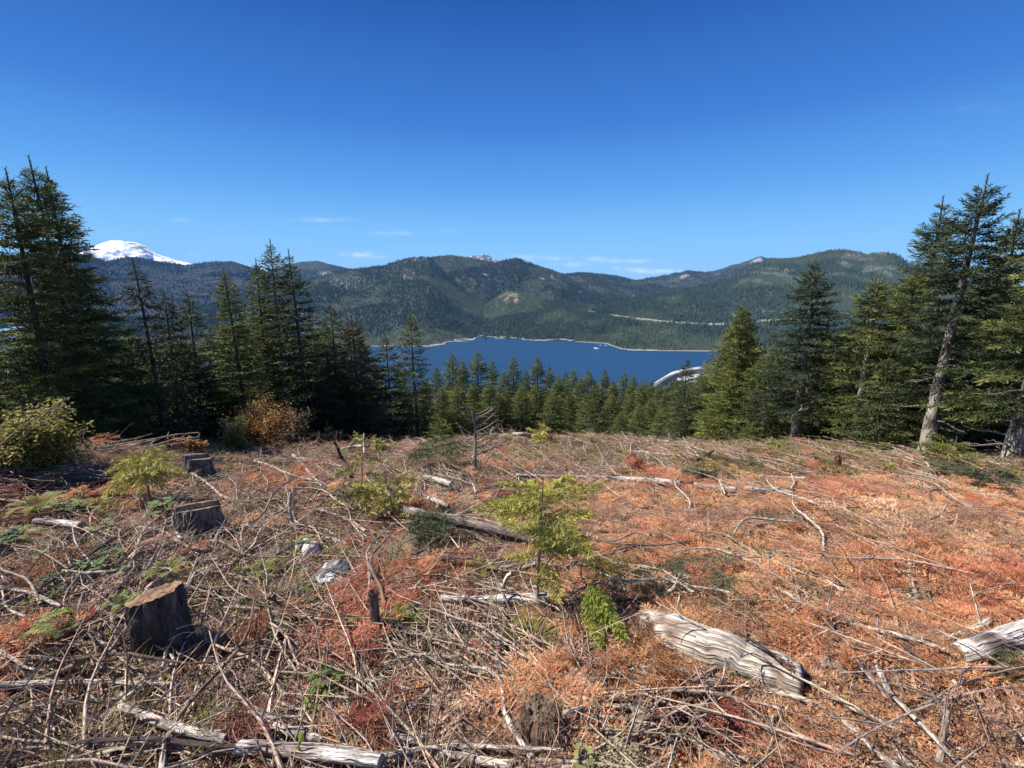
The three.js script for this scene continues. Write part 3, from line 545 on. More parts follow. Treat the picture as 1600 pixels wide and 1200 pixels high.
topTree(1390, 560, 13.6, 44, 'small olive fir under the trees, right of the pale leaning trunk', { ...OLIVE, color: [0.05, 0.066, 0.02], tip: [0.12, 0.135, 0.036], base: 0.1, leaf: 0.096, power: 0.90, whorl: 0.205 });
// --- young firs below the edge of the clearing
topTree(1075, 560, 26, 40, 'wide olive fir in front of the road cut', { ...OLIVE, color: [0.052, 0.072, 0.022], tip: [0.12, 0.14, 0.036], base: 0, leaf: 0.136, power: 0.95, whorl: 0.271 });
topTree(934, 600, 19.5, 30, 'bright yellow-green young fir standing forward of the dark row', { ...YELLOW, color: [0.062, 0.085, 0.02], tip: [0.16, 0.18, 0.03], base: 0.12, leaf: 0.104, power: 0.55, whorl: 0.205 });
{
  const proto = [0, 1, 2, 3, 4, 5].map((i) => { const t = thing('young_fir', 'dark green young fir in the close row below the clearing', 'conifer tree', V(0, 0, 0), 0, 'young firs in the row below the clearing'), g = conifer({ seed: 300 + i, h: 10, R: 2.5 + 0.2 * (i % 3), leaf: 0.16, base: 0.02, whorl: 0.279, power: 0.95, ...[GREEN, YELLOW, BLUE, GREEN, OLIVE, BLUE][i], rise: (t) => 0.12 + 0.6 * ss(0.6, 1, t), ...{ color: [GREEN, YELLOW, BLUE, GREEN, OLIVE, BLUE][i].color.map((v) => v * 1.3), tip: [GREEN, YELLOW, BLUE, GREEN, OLIVE, BLUE][i].tip.map((v) => v * 1.3) } }); mesh('trunk', g.trunk, M.trunkDark, t); mesh('crown', g.crown, M.needles, t); return t; });
  const used = new Set(), rng = mulberry(77), PLAINFIR = [proto[0].userData.label, proto[0].userData.group];
  const put = (px, py, D, i, w = 1, label) => {
    const s = standing(px, py, D); if (s.h < 2) return;
    const o = used.has(i) ? copyOf(proto[i], PLAINFIR[0], PLAINFIR[1]) : proto[i]; used.add(i);
    o.position.copy(s.pos); const k = s.h / 10, kw = lerp(k, 1, 0.35) * w; const ws = 0.72 + 0.5 * rng(); o.scale.set(kw * ws, k, kw * ws); o.rotation.set((rng() - 0.5) * 0.05, rng() * 6.28, (rng() - 0.5) * 0.05);
    if (label) { o.userData.label = label[0]; if (label[1]) o.userData.group = label[1]; else delete o.userData.group; }
  };
  // the row seen one by one
  const row = [[578, 548, 30], [560, 585, 27], [622, 560, 32], [665, 590, 30], [681, 567, 34], [707, 548, 36], [722, 556, 33], [746, 541, 36], [770, 556, 38], [786, 575, 34], [803, 552, 38], [824, 572, 40], [841, 548, 40], [858, 565, 44], [872, 580, 38], [884, 575, 46], [896, 572, 44], [908, 585, 40], [921, 571, 46], [946, 571, 46], [960, 588, 42], [974, 577, 48], [990, 582, 46], [1003, 592, 42], [1018, 590, 48], [1032, 594, 44], [1044, 600, 40], [1056, 592, 46], [1092, 580, 40], [1106, 566, 44], [1118, 590, 30], [1098, 612, 27], [1060, 622, 30], [1020, 618, 36], [985, 612, 37], [956, 612, 34], [915, 612, 34], [890, 606, 36], [866, 606, 33], [840, 596, 34], [815, 600, 32], [790, 606, 31], [765, 590, 31], [740, 590, 30], [715, 596, 29], [690, 600, 28], [655, 620, 27], [1000, 630, 33], [1035, 636, 31], [970, 640, 32], [942, 636, 30]];
  const own = { 841: 'young fir whose tip reaches highest into the lake, mid row', 746: 'young fir with a high tip in the left half of the row', 707: 'young fir at the left end of the row with its tip on the lake', 803: 'young fir with a high tip left of the one reaching highest', 921: 'young fir tip just left of the bright forward fir, below the islet', 1106: 'young fir top standing dark in front of the gravel cut' };
  row.forEach(([x, y, D], k) => put(x, y, D, (k * 5 + (k % 3)) % 6, 1, own[x] && [own[x], undefined]));
  // more of the same wood down the slope and behind the two stands
  for (let k = 0; k < 46; k++) { const px = 560 + rng() * 580; put(px, 590 + rng() * 26 - 10 * Math.abs(px - 850) / 300, 50 + rng() * 26, Math.floor(rng() * 6)); }
  for (let k = 0; k < 74; k++) put(-80 + rng() * 650, (k % 3 ? 478 : 530) + rng() * 60, 16.5 + rng() * 9, [0, 2, 3, 5][k % 4], 1.15, ['shaded fir deep in the left stand of trees', 'firs filling the left stand']);
  for (let k = 0; k < 56; k++) put(1150 + rng() * 560, (k % 3 ? 490 : 540) + rng() * 70, 18 + rng() * 10, [0, 2, 3, 5, 4][k % 5], 1.15, ['shaded fir deep in the right stand of trees', 'firs filling the right stand']);
}
{ // the wood on the slope below, too far down to tell trees apart
  const s = new Scatter(), rng = mulberry(4), g = (() => { const c = conifer({ seed: 5, h: 1, R: 0.17, leaf: 0.045, whorl: 0.07, per: 5, r0: 0.01, tipLen: 0.02, color: [0.9, 0.95, 0.9], tip: [1.3, 1.3, 1] }); return c.crown; })();
  for (let k = 0; k < 5200; k++) {
    const r = 60 + Math.pow(rng(), 0.7) * 850, a = (rng() - 0.5) * 2.3, x = Math.sin(a) * r, z = -Math.cos(a) * r, h = (7 + rng() * 6) * (1 + ss(80, 300, r) * 0.3), y = H(x, z);
    const limit = EYE.y - r * 0.197; if (y + h > limit && Math.abs(a) < 0.5) continue;
    s.add(V(x, y, z), 0, rng() * 6.28, 0, h, h, h, [0.045 * (0.7 + rng() * 0.6), 0.066 * (0.7 + rng() * 0.6), 0.026]);
  }
  for (let k = 0; k < 500; k++) { const sg = rng() < 0.5 ? -1 : 1, r = 42 + rng() * 60, a = sg * (0.62 + rng() * 1.0), x = Math.sin(a) * r, z = -Math.cos(a) * r; if (z > -12) continue; const h = 5 + rng() * 3; s.add(V(x, H(x, z), z), 0, rng() * 6.28, 0, h, h, h, [0.04 * (0.7 + rng() * 0.6), 0.06 * (0.7 + rng() * 0.6), 0.022]); }
  s.build('forest', g, M.needles, 'unbroken conifer forest on the slope down to the lake', 'forest');
}

console.log('tree triangles', TRIS);

// ---------------------------------------------------------------- what lies on the clearing: loose litter too fine to count
function proj(p) { const y = p.y - EYE.y, f = -sinP * y - cosP * p.z, u = cosP * y - sinP * p.z; return [800 + p.x / f * FPX, 600 - u / f * FPX, f]; }
const P = {};
// what stands or lies proud of the litter keeps a little clear ground
const CLEAR = [[262, 1010, 0.24], [266, 1040, 0.2], [318, 820, 0.3], [316, 845, 0.3], [313, 738, 0.4], [524, 920, 0.22], [524, 944, 0.2], [484, 880, 0.2], [484, 896, 0.16], [845, 1140, 0.16], [1143, 868, 0.16], [1298, 886, 0.16], [1446, 750, 0.4], [1306, 738, 0.3], [588, 985, 0.1], [1050, 1016, 0.05], [1120, 1036, 0.05], [1185, 1062, 0.05], [1530, 1016, 0.1], [1560, 1010, 0.14], [1590, 1002, 0.14], [720, 940, 0.06], [800, 940, 0.08], [420, 1172, 0.05], [480, 1178, 0.05], [540, 1186, 0.05]].map(([x, y, r]) => { const q = at(x, y).p; return [q.x, q.z, r]; });
const blocked = (x, z) => CLEAR.some((c) => (x - c[0]) ** 2 + (z - c[1]) ** 2 < c[2] * c[2]);
{
  const rng = mulberry(99), W = [1, 1, 1];
  const needleSpray = (seed, dense) => {   // a dead, flattened conifer branchlet with its needles
    const r = mulberry(seed), b = new MB(), n = 11;
    for (let i = 0; i <= n; i++) {
      const s = i / n, p = V(Math.sin(s * 2 + seed) * 0.06, 0.05 * Math.sin(s * 3), -s);
      if (i) b.leaf(V(Math.sin((s - 1 / n) * 2 + seed) * 0.06, 0.05 * Math.sin((s - 1 / n) * 3), -(s - 1 / n)), V(0, 0, -1), V(1, 0, 0), V(0, 1, 0), 1 / n * 1.2, 0.02, [0.5, 0.45, 0.42]);
      for (const sg of [-1, 1]) {
        const tl = (0.42 * Math.pow(1 - s, 0.6) * Math.min(1, s * 4 + 0.3) + 0.06) * (0.6 + 0.6 * r()), d = V(sg * 0.8, (r() - 0.6) * 0.5, -0.65).normalize(), m = Math.max(2, Math.round(tl / 0.05));
        for (let k = 0; k < m; k++) {
          const q = p.clone().addScaledVector(d, tl * k / m), v = 0.65 + 0.7 * r(), c = [v, v * (0.9 + 0.2 * r()), v];
          b.leaf(q, d, V(0, 0, 1), V(0, 1, 0), tl / m * 1.2, 0.013, c);
          for (let e = 0; e < dense; e++) { const nd = d.clone().multiplyScalar(0.55 + r() * 0.5).add(V((r() - 0.5) * 1.2, (r() - 0.35) * 0.9, (r() - 0.5) * 1.2)).normalize(); b.leaf(q, nd, V(nd.z, 0, -nd.x).normalize(), V(0, 1, 0), 0.06 + 0.03 * r(), 0.0085, c); }
        }
      }
    }
    return b.build();
  };
  P.spray = [1, 2, 3].map((s) => needleSpray(s, 5));
  P.twig = [1, 2, 3, 4, 5].map((seed) => {   // a bare forked twig, one metre long
    const r = mulberry(seed * 31), gs = [], main = curve([V(0, 0, 0), V((r() - 0.5) * 0.1, 0.02 + r() * 0.04, -0.33), V((r() - 0.5) * 0.16, 0.03 * r(), -0.68), V((r() - 0.5) * 0.28, (r() - 0.3) * 0.08, -1)], 8);
    gs.push(tube(main, (s) => lerp(0.010, 0.0028, s), 4, false));
    for (let k = 1; k < 8; k++) if (r() < 0.85) { const sg = k % 2 ? 1 : -1, l = (0.16 + 0.3 * r()) * (1.15 - k / 9), a = main[k], e = V(sg * (0.6 + r() * 0.4), (r() - 0.4) * 0.5, -0.6).normalize(); gs.push(tube(curve([a, a.clone().addScaledVector(e, l * 0.5).add(V(0, 0.02, -0.03)), a.clone().addScaledVector(e, l).add(V(sg * 0.03, -0.03 * r(), -0.1 * r()))], 4), (s) => lerp(0.0055, 0.0018, s), 3, false)); }
    return mergeGeometries(gs);
  });
  P.stick = [1, 2, 3].map((seed) => { const r = mulberry(seed * 77); return tube(curve([V(0, 0, 0), V((r() - 0.5) * 0.16, 0.02, -0.3), V((r() - 0.5) * 0.2, 0.03, -0.65), V((r() - 0.5) * 0.26, 0.01, -1)], 8), (s) => lerp(0.014, 0.006, s), 6, true, 0.15, seed); });
  P.chip = (() => { const b = new MB(); b.tri(V(-0.5, 0, 0.2), V(0.5, 0.1, 0.15), V(0.4, 0, -0.2), W); b.tri(V(-0.5, 0, 0.2), V(0.4, 0, -0.2), V(-0.35, 0.12, -0.18), W); return b.build(); })();
  const spot = (r0, r1, half) => { const r = r0 * Math.pow(r1 / r0, Math.pow(rng(), 0.62)), a = (rng() - 0.5) * 2 * half; return { x: Math.sin(a) * r, z: -Math.cos(a) * r, r }; };
  const jit = (c, v) => { const k = 1 + (rng() - 0.5) * v; return c.map((q) => q * k * (1 + (rng() - 0.5) * 0.15)); };
  const pick = (list) => list[Math.floor(rng() * list.length)];
  const RUST = [[0.42, 0.14, 0.075], [0.38, 0.115, 0.065], [0.50, 0.20, 0.085], [0.54, 0.235, 0.105], [0.58, 0.29, 0.135], [0.58, 0.35, 0.20], [0.34, 0.18, 0.115]], BROWNS = [[0.40, 0.25, 0.165], [0.48, 0.32, 0.22], [0.30, 0.18, 0.12], [0.46, 0.22, 0.125], [0.36, 0.29, 0.16]];
  const WOODS = [[0.74, 0.60, 0.50], [0.66, 0.49, 0.39], [0.46, 0.31, 0.23], [0.84, 0.74, 0.65], [0.26, 0.165, 0.12], [0.56, 0.39, 0.30]];
  // needles
  const sp = [new Scatter(), new Scatter(), new Scatter()];
  for (let k = 0; k < 66000; k++) {
    const q = spot(0.85, 20, 1.12), u = rust(q.x, q.z);
    if (rng() > 0.26 + 0.9 * u) continue;
    const red = u > 0.3 || rng() < 0.25, s = (0.09 + 0.22 * Math.pow(rng(), 1.8)) * (1 + q.r * 0.05), hue = clamp(0.5 + 0.9 * fbm(q.x * 0.9, q.z * 0.9, 3, 201) + (rng() - 0.5) * 0.55, 0, 0.999);
    sp[k % 3].add(V(q.x, H(q.x, q.z) + 0.004 + rng() * 0.03 * (1 + 0.6 * u), q.z), (rng() - 0.5) * 0.5 - 0.05, rng() * 6.28, (rng() - 0.5) * 0.6, s, s * (0.8 + rng()), s, jit(red ? RUST[Math.floor(hue * RUST.length)] : pick(BROWNS), 0.55));
  }
  sp.forEach((s, i) => s.build('needle_litter', P.spray[i], M.leafLitter, 'rust-orange dead conifer sprays carpeting the clearing', 'needle litter'));
  // twigs
  const tw = P.twig.map(() => new Scatter());
  for (let k = 0; k < 95000; k++) {
    const q = spot(0.8, 24, 1.15), u = rust(q.x, q.z); if (blocked(q.x, q.z)) continue;
    if (rng() > 1 - 0.52 * u) continue;
    const s = (0.10 + 0.34 * Math.pow(rng(), 1.9)) * (1 + q.r * 0.05), lie = rng() < 0.985;
    const flow = 1.2 + 0.8 * fbm(q.x * 0.35, q.z * 0.35, 2, 66);
    tw[k % 5].add(V(q.x, H(q.x, q.z) + 0.008 + rng() * 0.04, q.z), (lie ? (rng() - 0.5) * 0.24 : 0.2 + rng() * 0.6) - 0.03, (rng() < 0.55 ? flow + (rng() - 0.5) * 1.1 + (rng() < 0.5 ? Math.PI : 0) : rng() * 6.28), (rng() - 0.5) * 0.5 + (rng() < 0.5 ? Math.PI : 0), s * (0.9 + rng() * 0.5), s * (0.6 + rng() * 0.4), s * (1 + rng() * 0.6), jit(pick(WOODS), 0.5));
  }
  tw.forEach((s, i) => s.build('twig_litter', P.twig[i], M.twig, 'tangle of thin bare grey and tan twigs over the clearing', 'twigs'));
  // longer whips of broken branch lying flat in swathes
  const wh = P.twig.map(() => new Scatter());
  for (let k = 0; k < 8500; k++) {
    const q = spot(0.9, 19, 1.12), u = rust(q.x, q.z), clump = ss(-0.25, 0.25, fbm(q.x * 0.55, q.z * 0.55, 3, 177)); if (blocked(q.x, q.z)) continue;
    if (rng() > (0.25 + 0.75 * clump) * (1 - 0.3 * u)) continue;
    const s = 0.38 + 0.62 * Math.pow(rng(), 1.6), flow = 0.9 + 1.5 * fbm(q.x * 0.3, q.z * 0.3, 2, 66), th = (0.75 + rng() * 0.75) * (1 + q.r * 0.02);
    wh[k % 5].add(V(q.x, H(q.x, q.z) + 0.03 + rng() * 0.05, q.z), (rng() - 0.5) * 0.16 - 0.01, flow + (rng() - 0.5) * 1.5 + (rng() < 0.5 ? Math.PI : 0), (rng() - 0.5) * 0.6 + (rng() < 0.5 ? Math.PI : 0), s * th, s * th * 0.8, s * 1.25, jit(pick([[0.84, 0.76, 0.68], [0.78, 0.66, 0.58], [0.66, 0.53, 0.44], [0.82, 0.71, 0.62], [0.36, 0.26, 0.2]]), 0.35));
  }
  wh.forEach((s, i) => s.build('branch_litter', P.twig[i], M.twig, 'broken pale whips and side branches lying in swathes', 'broken branches'));
  // bark and wood chips
  const ch = new Scatter();
  for (let k = 0; k < 15000; k++) { const q = spot(0.8, 16, 1.15), s = 0.012 + 0.045 * Math.pow(rng(), 3); ch.add(V(q.x, H(q.x, q.z) + 0.01 + rng() * 0.06, q.z), (rng() - 0.5), rng() * 6.28, (rng() - 0.5), s * (1 + rng() * 2), s * 2, s, jit(pick([[0.62, 0.52, 0.4], [0.4, 0.25, 0.15], [0.16, 0.11, 0.08], [0.5, 0.3, 0.17], [0.66, 0.6, 0.5]]), 0.4)); }
  ch.build('bark_chips', P.chip, M.twig, 'scattered chips of bark and pale wood among the twigs', 'wood chips');
  // low heath near the wood
  const shrub = (() => { const b = new MB(), r = mulberry(8); for (let k = 0; k < 9; k++) { const a = r() * 6.28, tilt = 0.25 + r() * 0.5, d = V(Math.cos(a) * tilt, 1, Math.sin(a) * tilt).normalize(); b.leaf(V(0, 0, 0), d, V(d.z, 0, -d.x).normalize(), V(0, 1, 0), 0.9, 0.02, [0.7, 0.5, 0.45]); for (let j = 0; j < 16; j++) { const s = 0.25 + 0.75 * r(), p = d.clone().multiplyScalar(s * 0.95), e = V(r() - 0.5, r() * 0.8 - 0.1, r() - 0.5).normalize(); b.leaf(p, e, V(e.z, 0.1, -e.x).normalize(), V(0, 1, 0), 0.14 + 0.1 * r(), 0.075, [0.7 + 0.6 * r(), 0.8 + 0.4 * r(), 0.8]); } } return b.build(); })();
  P.shrub = shrub;
  const he = new Scatter();
  for (let k = 0; k < 15000; k++) {
    const q = { r: 5.6 + 17 * Math.pow(rng(), 0.9), a: (rng() - 0.42) * 2.0 }; q.x = Math.sin(q.a) * q.r; q.z = -Math.cos(q.a) * q.r;
    const g = heath(q.x, q.z); if (rng() > 0.03 + 0.7 * g * ss(-0.25, 0.2, fbm(q.x * 0.9, q.z * 0.9, 3, 41))) continue;
    const s = 0.08 + 0.15 * rng(); he.add(V(q.x, H(q.x, q.z) - 0.02, q.z), (rng() - 0.5) * 0.4, rng() * 6.28, (rng() - 0.5) * 0.4, s * 1.2, s, s * 1.2, jit(pick([[0.24, 0.21, 0.06], [0.30, 0.24, 0.08], [0.30, 0.18, 0.09], [0.17, 0.18, 0.05], [0.40, 0.32, 0.13], [0.36, 0.25, 0.14]]), 0.5));
  }
  he.build('heath', shrub, M.leaves, 'low olive and brown huckleberry scrub along the foot of the trees', 'scrub');
  // small leaves and dry grass
  const rosette = (() => { const b = new MB(), r = mulberry(4); for (let k = 0; k < 7; k++) { const a = k * 2.4, d = V(Math.cos(a), 0.25 + 0.5 * r(), Math.sin(a)).normalize(); b.leaf(V(0, 0.05, 0), d, V(-Math.sin(a), 0, Math.cos(a)), V(0, 1, 0), 0.5 + 0.4 * r(), 0.42, [0.8 + 0.4 * r(), 0.9, 0.8]); } return b.build(); })();
  const gl = new Scatter();
  for (let k = 0; k < 2600; k++) { const q = spot(1.2, 13, 1.1), n = fbm(q.x * 0.8, q.z * 0.8, 3, 52), left = ss(0.05, -0.35, q.x / -q.z); if (rng() > ss(0.02, 0.3, n) * (0.2 + 0.9 * left)) continue; const s = 0.035 + 0.05 * rng(), red = rng() < 0.09; gl.add(V(q.x, H(q.x, q.z) + 0.03 + 0.05 * rng(), q.z), (rng() - 0.5) * 0.7, rng() * 6.28, (rng() - 0.5) * 0.7, s, s, s, jit(red ? [0.42, 0.03, 0.03] : pick([[0.10, 0.17, 0.035], [0.16, 0.22, 0.05], [0.24, 0.26, 0.06]]), 0.4)); }
  gl.build('ground_cover', rosette, M.leaves, 'small green trailing leaves creeping through the twigs', 'ground cover');
  const tuft = (() => { const b = new MB(), r = mulberry(6); for (let k = 0; k < 26; k++) { const a = r() * 6.28, t = 0.2 + r() * 0.7, L = 0.5 + 0.5 * r(), d1 = V(Math.cos(a) * t * 0.6, 1, Math.sin(a) * t * 0.6).normalize(), d2 = V(Math.cos(a) * t * 1.6, 0.6, Math.sin(a) * t * 1.6).normalize(), sd = V(-Math.sin(a), 0, Math.cos(a)), o = V((r() - 0.5) * 0.3, 0, (r() - 0.5) * 0.3), m = o.clone().addScaledVector(d1, L * 0.55), w = 0.014, c = [0.8 + 0.4 * r(), 0.9 + 0.2 * r(), 0.8]; const e = m.clone().addScaledVector(d2, L * 0.5); b.tri(o.clone().addScaledVector(sd, w), o.clone().addScaledVector(sd, -w), m.clone().addScaledVector(sd, w), c); b.tri(o.clone().addScaledVector(sd, -w), m.clone().addScaledVector(sd, -w), m.clone().addScaledVector(sd, w), c); b.tri(m.clone().addScaledVector(sd, w), m.clone().addScaledVector(sd, -w), e, c); } return b.build(); })();
  P.tuft = tuft;
  const gr = new Scatter();
  for (let k = 0; k < 3000; k++) { const q = spot(1.3, 20, 1.1), n = fbm(q.x * 0.6, q.z * 0.6, 3, 152); if (rng() > ss(0.0, 0.3, n)) continue; const s = 0.1 + 0.13 * rng(); gr.add(V(q.x, H(q.x, q.z), q.z), (rng() - 0.5) * 0.5, rng() * 6.28, (rng() - 0.5) * 0.5, s, s, s, jit(pick([[0.34, 0.28, 0.13], [0.22, 0.22, 0.07], [0.42, 0.34, 0.2], [0.28, 0.25, 0.10]]), 0.4)); }
  gr.build('grass', tuft, M.leaves, 'sparse olive and straw coloured grass among the slash', 'grass');
}

// ---------------------------------------------------------------- stumps
function away(p) { return V(p.x, 0, p.z).normalize(); }
// px, front foot py, width, py of the middle of its top
function stump(name, label, px, py, w, top, o = {}) {
  const q = at(px, py), r = w / 2 / FPX * q.t, c = q.p.clone().addScaledVector(away(q.p), r * 0.9), y0 = H(c.x, c.z) - 0.06;
  let h = 0.05; while (h < 3 && proj(V(c.x, y0 + h, c.z))[1] > top) h += 0.004;
  const t = thing(name, label, o.cat ?? 'tree stump', V(c.x, y0, c.z)), NS = 88, NR = 26, pos = [], col = [], uv = [], idx = [], seed = o.seed ?? px;
  const lobes = (a, s) => 1 + (o.flare ?? 0.45) * Math.exp(-s * 3.6) * (0.55 + 0.45 * Math.cos(a * (o.lobes ?? 4) + seed)) + (o.root ? o.root[1] * Math.exp(-s * 3.2) * Math.pow(Math.max(0, Math.cos(a - o.root[0])), 10) : 0) - (o.taper ?? 0.08) * s;
  const bark = (a, s) => (o.rough ?? 0.05) * ridged(Math.cos(a) * 4 + seed, Math.sin(a) * 4 + s * (o.stretch ?? 2.0), 4, seed) + 0.03 * fbm(Math.cos(a) * 1.5, Math.sin(a) * 1.5 + s, 3, seed);
  const R = (a, s) => r * (lobes(a, s) + bark(a, s)) * (o.dead ? 1 - 0.25 * ss(0.7, 1, s) : 1);
  const topH = (x, z) => { const u = x / r, v = z / r, k = o.step ? ss(o.step[0] - 0.04, o.step[0] + 0.04, u * Math.cos(o.step[2]) + v * Math.sin(o.step[2])) * o.step[1] : 0; return h * (1 + (o.tilt?.[0] ?? 0) * u + (o.tilt?.[1] ?? 0) * v + k) + r * (o.topRough ?? 0.03) * fbm(u * 5, v * 5, 3, seed + 2) + (o.broken ? h * o.broken * ridged(u * 2.4, v * 2.4, 3, seed) : 0); };
  for (let j = 0; j <= NR; j++) for (let i = 0; i <= NS; i++) {
    const a = (i % NS) / NS * 6.28319, s = j / NR, rr = R(a, s) * (j === NR ? 0.985 : 1), x = Math.cos(a) * rr, z = Math.sin(a) * rr, y = topH(Math.cos(a) * R(a, 1), Math.sin(a) * R(a, 1)) * s;
    pos.push(x, y, z); uv.push(a * r * 1.0, s * h);
    const n = fbm(Math.cos(a) * 3 + seed, Math.sin(a) * 3 + s * 3, 3, 5), k = 1 + 0.5 * n, cc = o.color ?? [0.11, 0.09, 0.075], lich = ss(0.1, 0.4, fbm(Math.cos(a) * 2.2, Math.sin(a) * 2.2 + s * 2.2, 4, seed + 8)) * (o.lichen ?? 0.25);
    col.push(...rockMix(cc.map((v) => v * k), [0.36, 0.35, 0.31], lich));
  }
  for (let j = 0; j < NR; j++) for (let i = 0; i < NS; i++) { const a = j * (NS + 1) + i, b = a + NS + 1; idx.push(a, b, a + 1, a + 1, b, b + 1); }
  const make = (pos, col, uv, idx) => { const g = new THREE.BufferGeometry(); g.setAttribute('position', new THREE.Float32BufferAttribute(pos, 3)); g.setAttribute('color', new THREE.Float32BufferAttribute(col, 3)); g.setAttribute('uv', new THREE.Float32BufferAttribute(uv, 2)); g.setIndex(idx); g.computeVertexNormals(); return g; };
  mesh('bark', make(pos, col, uv, idx), o.mat ?? M.stumpBark, t);
  const tp = [], tc = [], tu = [], ti = [], TR = 44;
  for (let j = 0; j <= TR; j++) for (let i = 0; i <= NS; i++) {
    const a = (i % NS) / NS * 6.28319, k = j / TR * 0.985, R1 = R(a, 1), x = Math.cos(a) * R1 * k, z = Math.sin(a) * R1 * k;
    tp.push(x, topH(Math.cos(a) * R1 * Math.max(k, 0.02), Math.sin(a) * R1 * Math.max(k, 0.02)) + 0.002, z); tu.push(x, z);
    const ring = (0.86 + 0.14 * Math.sin(k * r * 420 + 2 * fbm(x / r * 2, z / r * 2, 2, 3))) * (1 - 0.6 * ss(0.93, 1, Math.abs(Math.cos(a * 2.5 + 1.5 * fbm(k * 3, seed, 2, 4)))) * ss(0.25, 0.6, k)), n = fbm(x / r * 2.5, z / r * 2.5, 4, seed + 11), c = rockMix(rockMix(o.wood ?? [0.52, 0.36, 0.2], o.wood2 ?? [0.42, 0.19, 0.08], ss(-0.2, 0.2, n)), [0.24, 0.2, 0.17], 0.55 * ss(0.1, 0.4, fbm(x / r * 3.1 + 7, z / r * 3.1, 3, seed + 31))).map((v) => v * ring * (1 + 0.3 * fbm(x / r * 9, z / r * 3, 2, seed)));
    tc.push(...(k > 0.93 ? (o.rim ?? [0.2, 0.13, 0.09]) : c));
  }
  for (let j = 0; j < TR; j++) for (let i = 0; i < NS; i++) { const a = j * (NS + 1) + i, b = a + NS + 1; ti.push(a, a + 1, b, a + 1, b + 1, b); }
  mesh('sawn_top', make(tp, tc, tu, ti), M.wood, t);
  if (o.splinter) { // a torn ridge of wood left standing where the trunk broke off its hinge
    const b = new MB(), rg = mulberry(seed), [s0, , an] = o.step, ca = Math.cos(an), sa = Math.sin(an);
    for (let k = 0; k < 22; k++) { const v = (k / 21 - 0.5) * 1.3 * r, x = s0 * r * ca - v * sa, z = s0 * r * sa + v * ca, y = topH(x * 1.1 + ca * 0.02, z * 1.1 + sa * 0.02) - 0.01, hh = r * o.splinter * (0.3 + rg()); b.leaf(V(x, y, z), V((rg() - 0.5) * 0.3, 1, (rg() - 0.5) * 0.3).normalize(), V(-sa, 0, ca), V(ca, 0, sa), hh, r * 0.16, [0.46, 0.30, 0.16].map((q) => q * (0.6 + rg() * 0.7))); }
    mesh('splinter', b.build(), M.tint, t);
  }
  return t;
}
stump('tree_stump', 'tallest dark stump with a fresh orange sawn top, nearest on the left', 264, 1046, 76, 928, { color: [0.085, 0.073, 0.064], lichen: 0.25, tilt: [0.08, 0.05], root: [0.35, 1.3], flare: 0.14, lobes: 3, rough: 0.13, wood: [0.52, 0.31, 0.15], wood2: [0.36, 0.14, 0.05], rim: [0.42, 0.29, 0.17], seed: 262, topRough: 0.08, stretch: 7 });
stump('tree_stump', 'grey stump cut in two steps, middle one of the three on the left', 318, 846, 60, 787, { color: [0.25, 0.225, 0.20], lichen: 0.5, tilt: [0.06, 0.15], step: [0.05, -0.14, 0.9], splinter: 0.3, flare: 0.25, rough: 0.09, wood: [0.50, 0.37, 0.25], wood2: [0.44, 0.27, 0.16], seed: 318 });
stump('tree_stump', 'farthest of the three left stumps, small and weathered by the orange bush', 313, 747, 40, 711, { color: [0.24, 0.215, 0.19], lichen: 0.45, tilt: [-0.03, 0.14], step: [0.0, -0.16, 0.3], splinter: 0.35, flare: 0.25, rough: 0.09, wood: [0.42, 0.33, 0.25], wood2: [0.34, 0.23, 0.16], seed: 313 });
stump('tree_stump', 'pale ribbed rotting stump before the bare trunk on the right', 1446, 754, 26, 736, { color: [0.52, 0.40, 0.30], lichen: 0.1, flare: 0.3, lobes: 7, rough: 0.16, dead: 1, broken: 0.22, wood: [0.5, 0.36, 0.26], wood2: [0.4, 0.26, 0.18], seed: 1445, stretch: 0.5 });
stump('tree_stump', 'low stump with a pale slanting sawn face among the rust needles', 1143, 874, 34, 856, { color: [0.2, 0.165, 0.14], tilt: [-0.25, 0.1], flare: 0.2, wood: [0.64, 0.48, 0.31], wood2: [0.55, 0.38, 0.23], seed: 1143 });
stump('tree_stump', 'small grey-sided stump with a tilted tan top in the rust needles', 1298, 893, 30, 874, { color: [0.24, 0.2, 0.17], tilt: [-0.2, 0.05], flare: 0.2, wood: [0.58, 0.42, 0.28], wood2: [0.46, 0.28, 0.17], seed: 1297 });
stump('tree_stump', 'small grey stump cut off by the right edge of the frame', 1600, 892, 22, 874, { color: [0.27, 0.25, 0.24], seed: 1598, flare: 0.15, wood: [0.4, 0.33, 0.27] });
stump('tree_stump', 'rotten rounded brown stump low at the bottom of the picture', 845, 1176, 74, 1108, { lobes: 2, color: [0.25, 0.16, 0.105], lichen: 0.1, dead: 1, broken: 0.05, flare: 0.5, rough: 0.025, wood: [0.36, 0.26, 0.16], wood2: [0.26, 0.17, 0.11], rim: [0.3, 0.2, 0.14], seed: 845, topRough: 0.2 });
stump('broken_post', 'thin broken reddish snag standing at the edge of the rust needles', 1306, 741, 9.5, 714, { cat: 'snag', color: [0.33, 0.16, 0.11], lichen: 0, flare: 0.1, broken: 0.12, rough: 0.1, wood: [0.38, 0.2, 0.13], seed: 1306 });
stump('broken_post', 'weathered grey-brown snag standing in shade below the white boulder', 588, 996, 15, 930, { cat: 'snag', color: [0.27, 0.215, 0.165], lichen: 0.3, flare: 0.15, broken: 0.1, rough: 0.12, wood: [0.3, 0.22, 0.15], seed: 588, stretch: 0.6 });
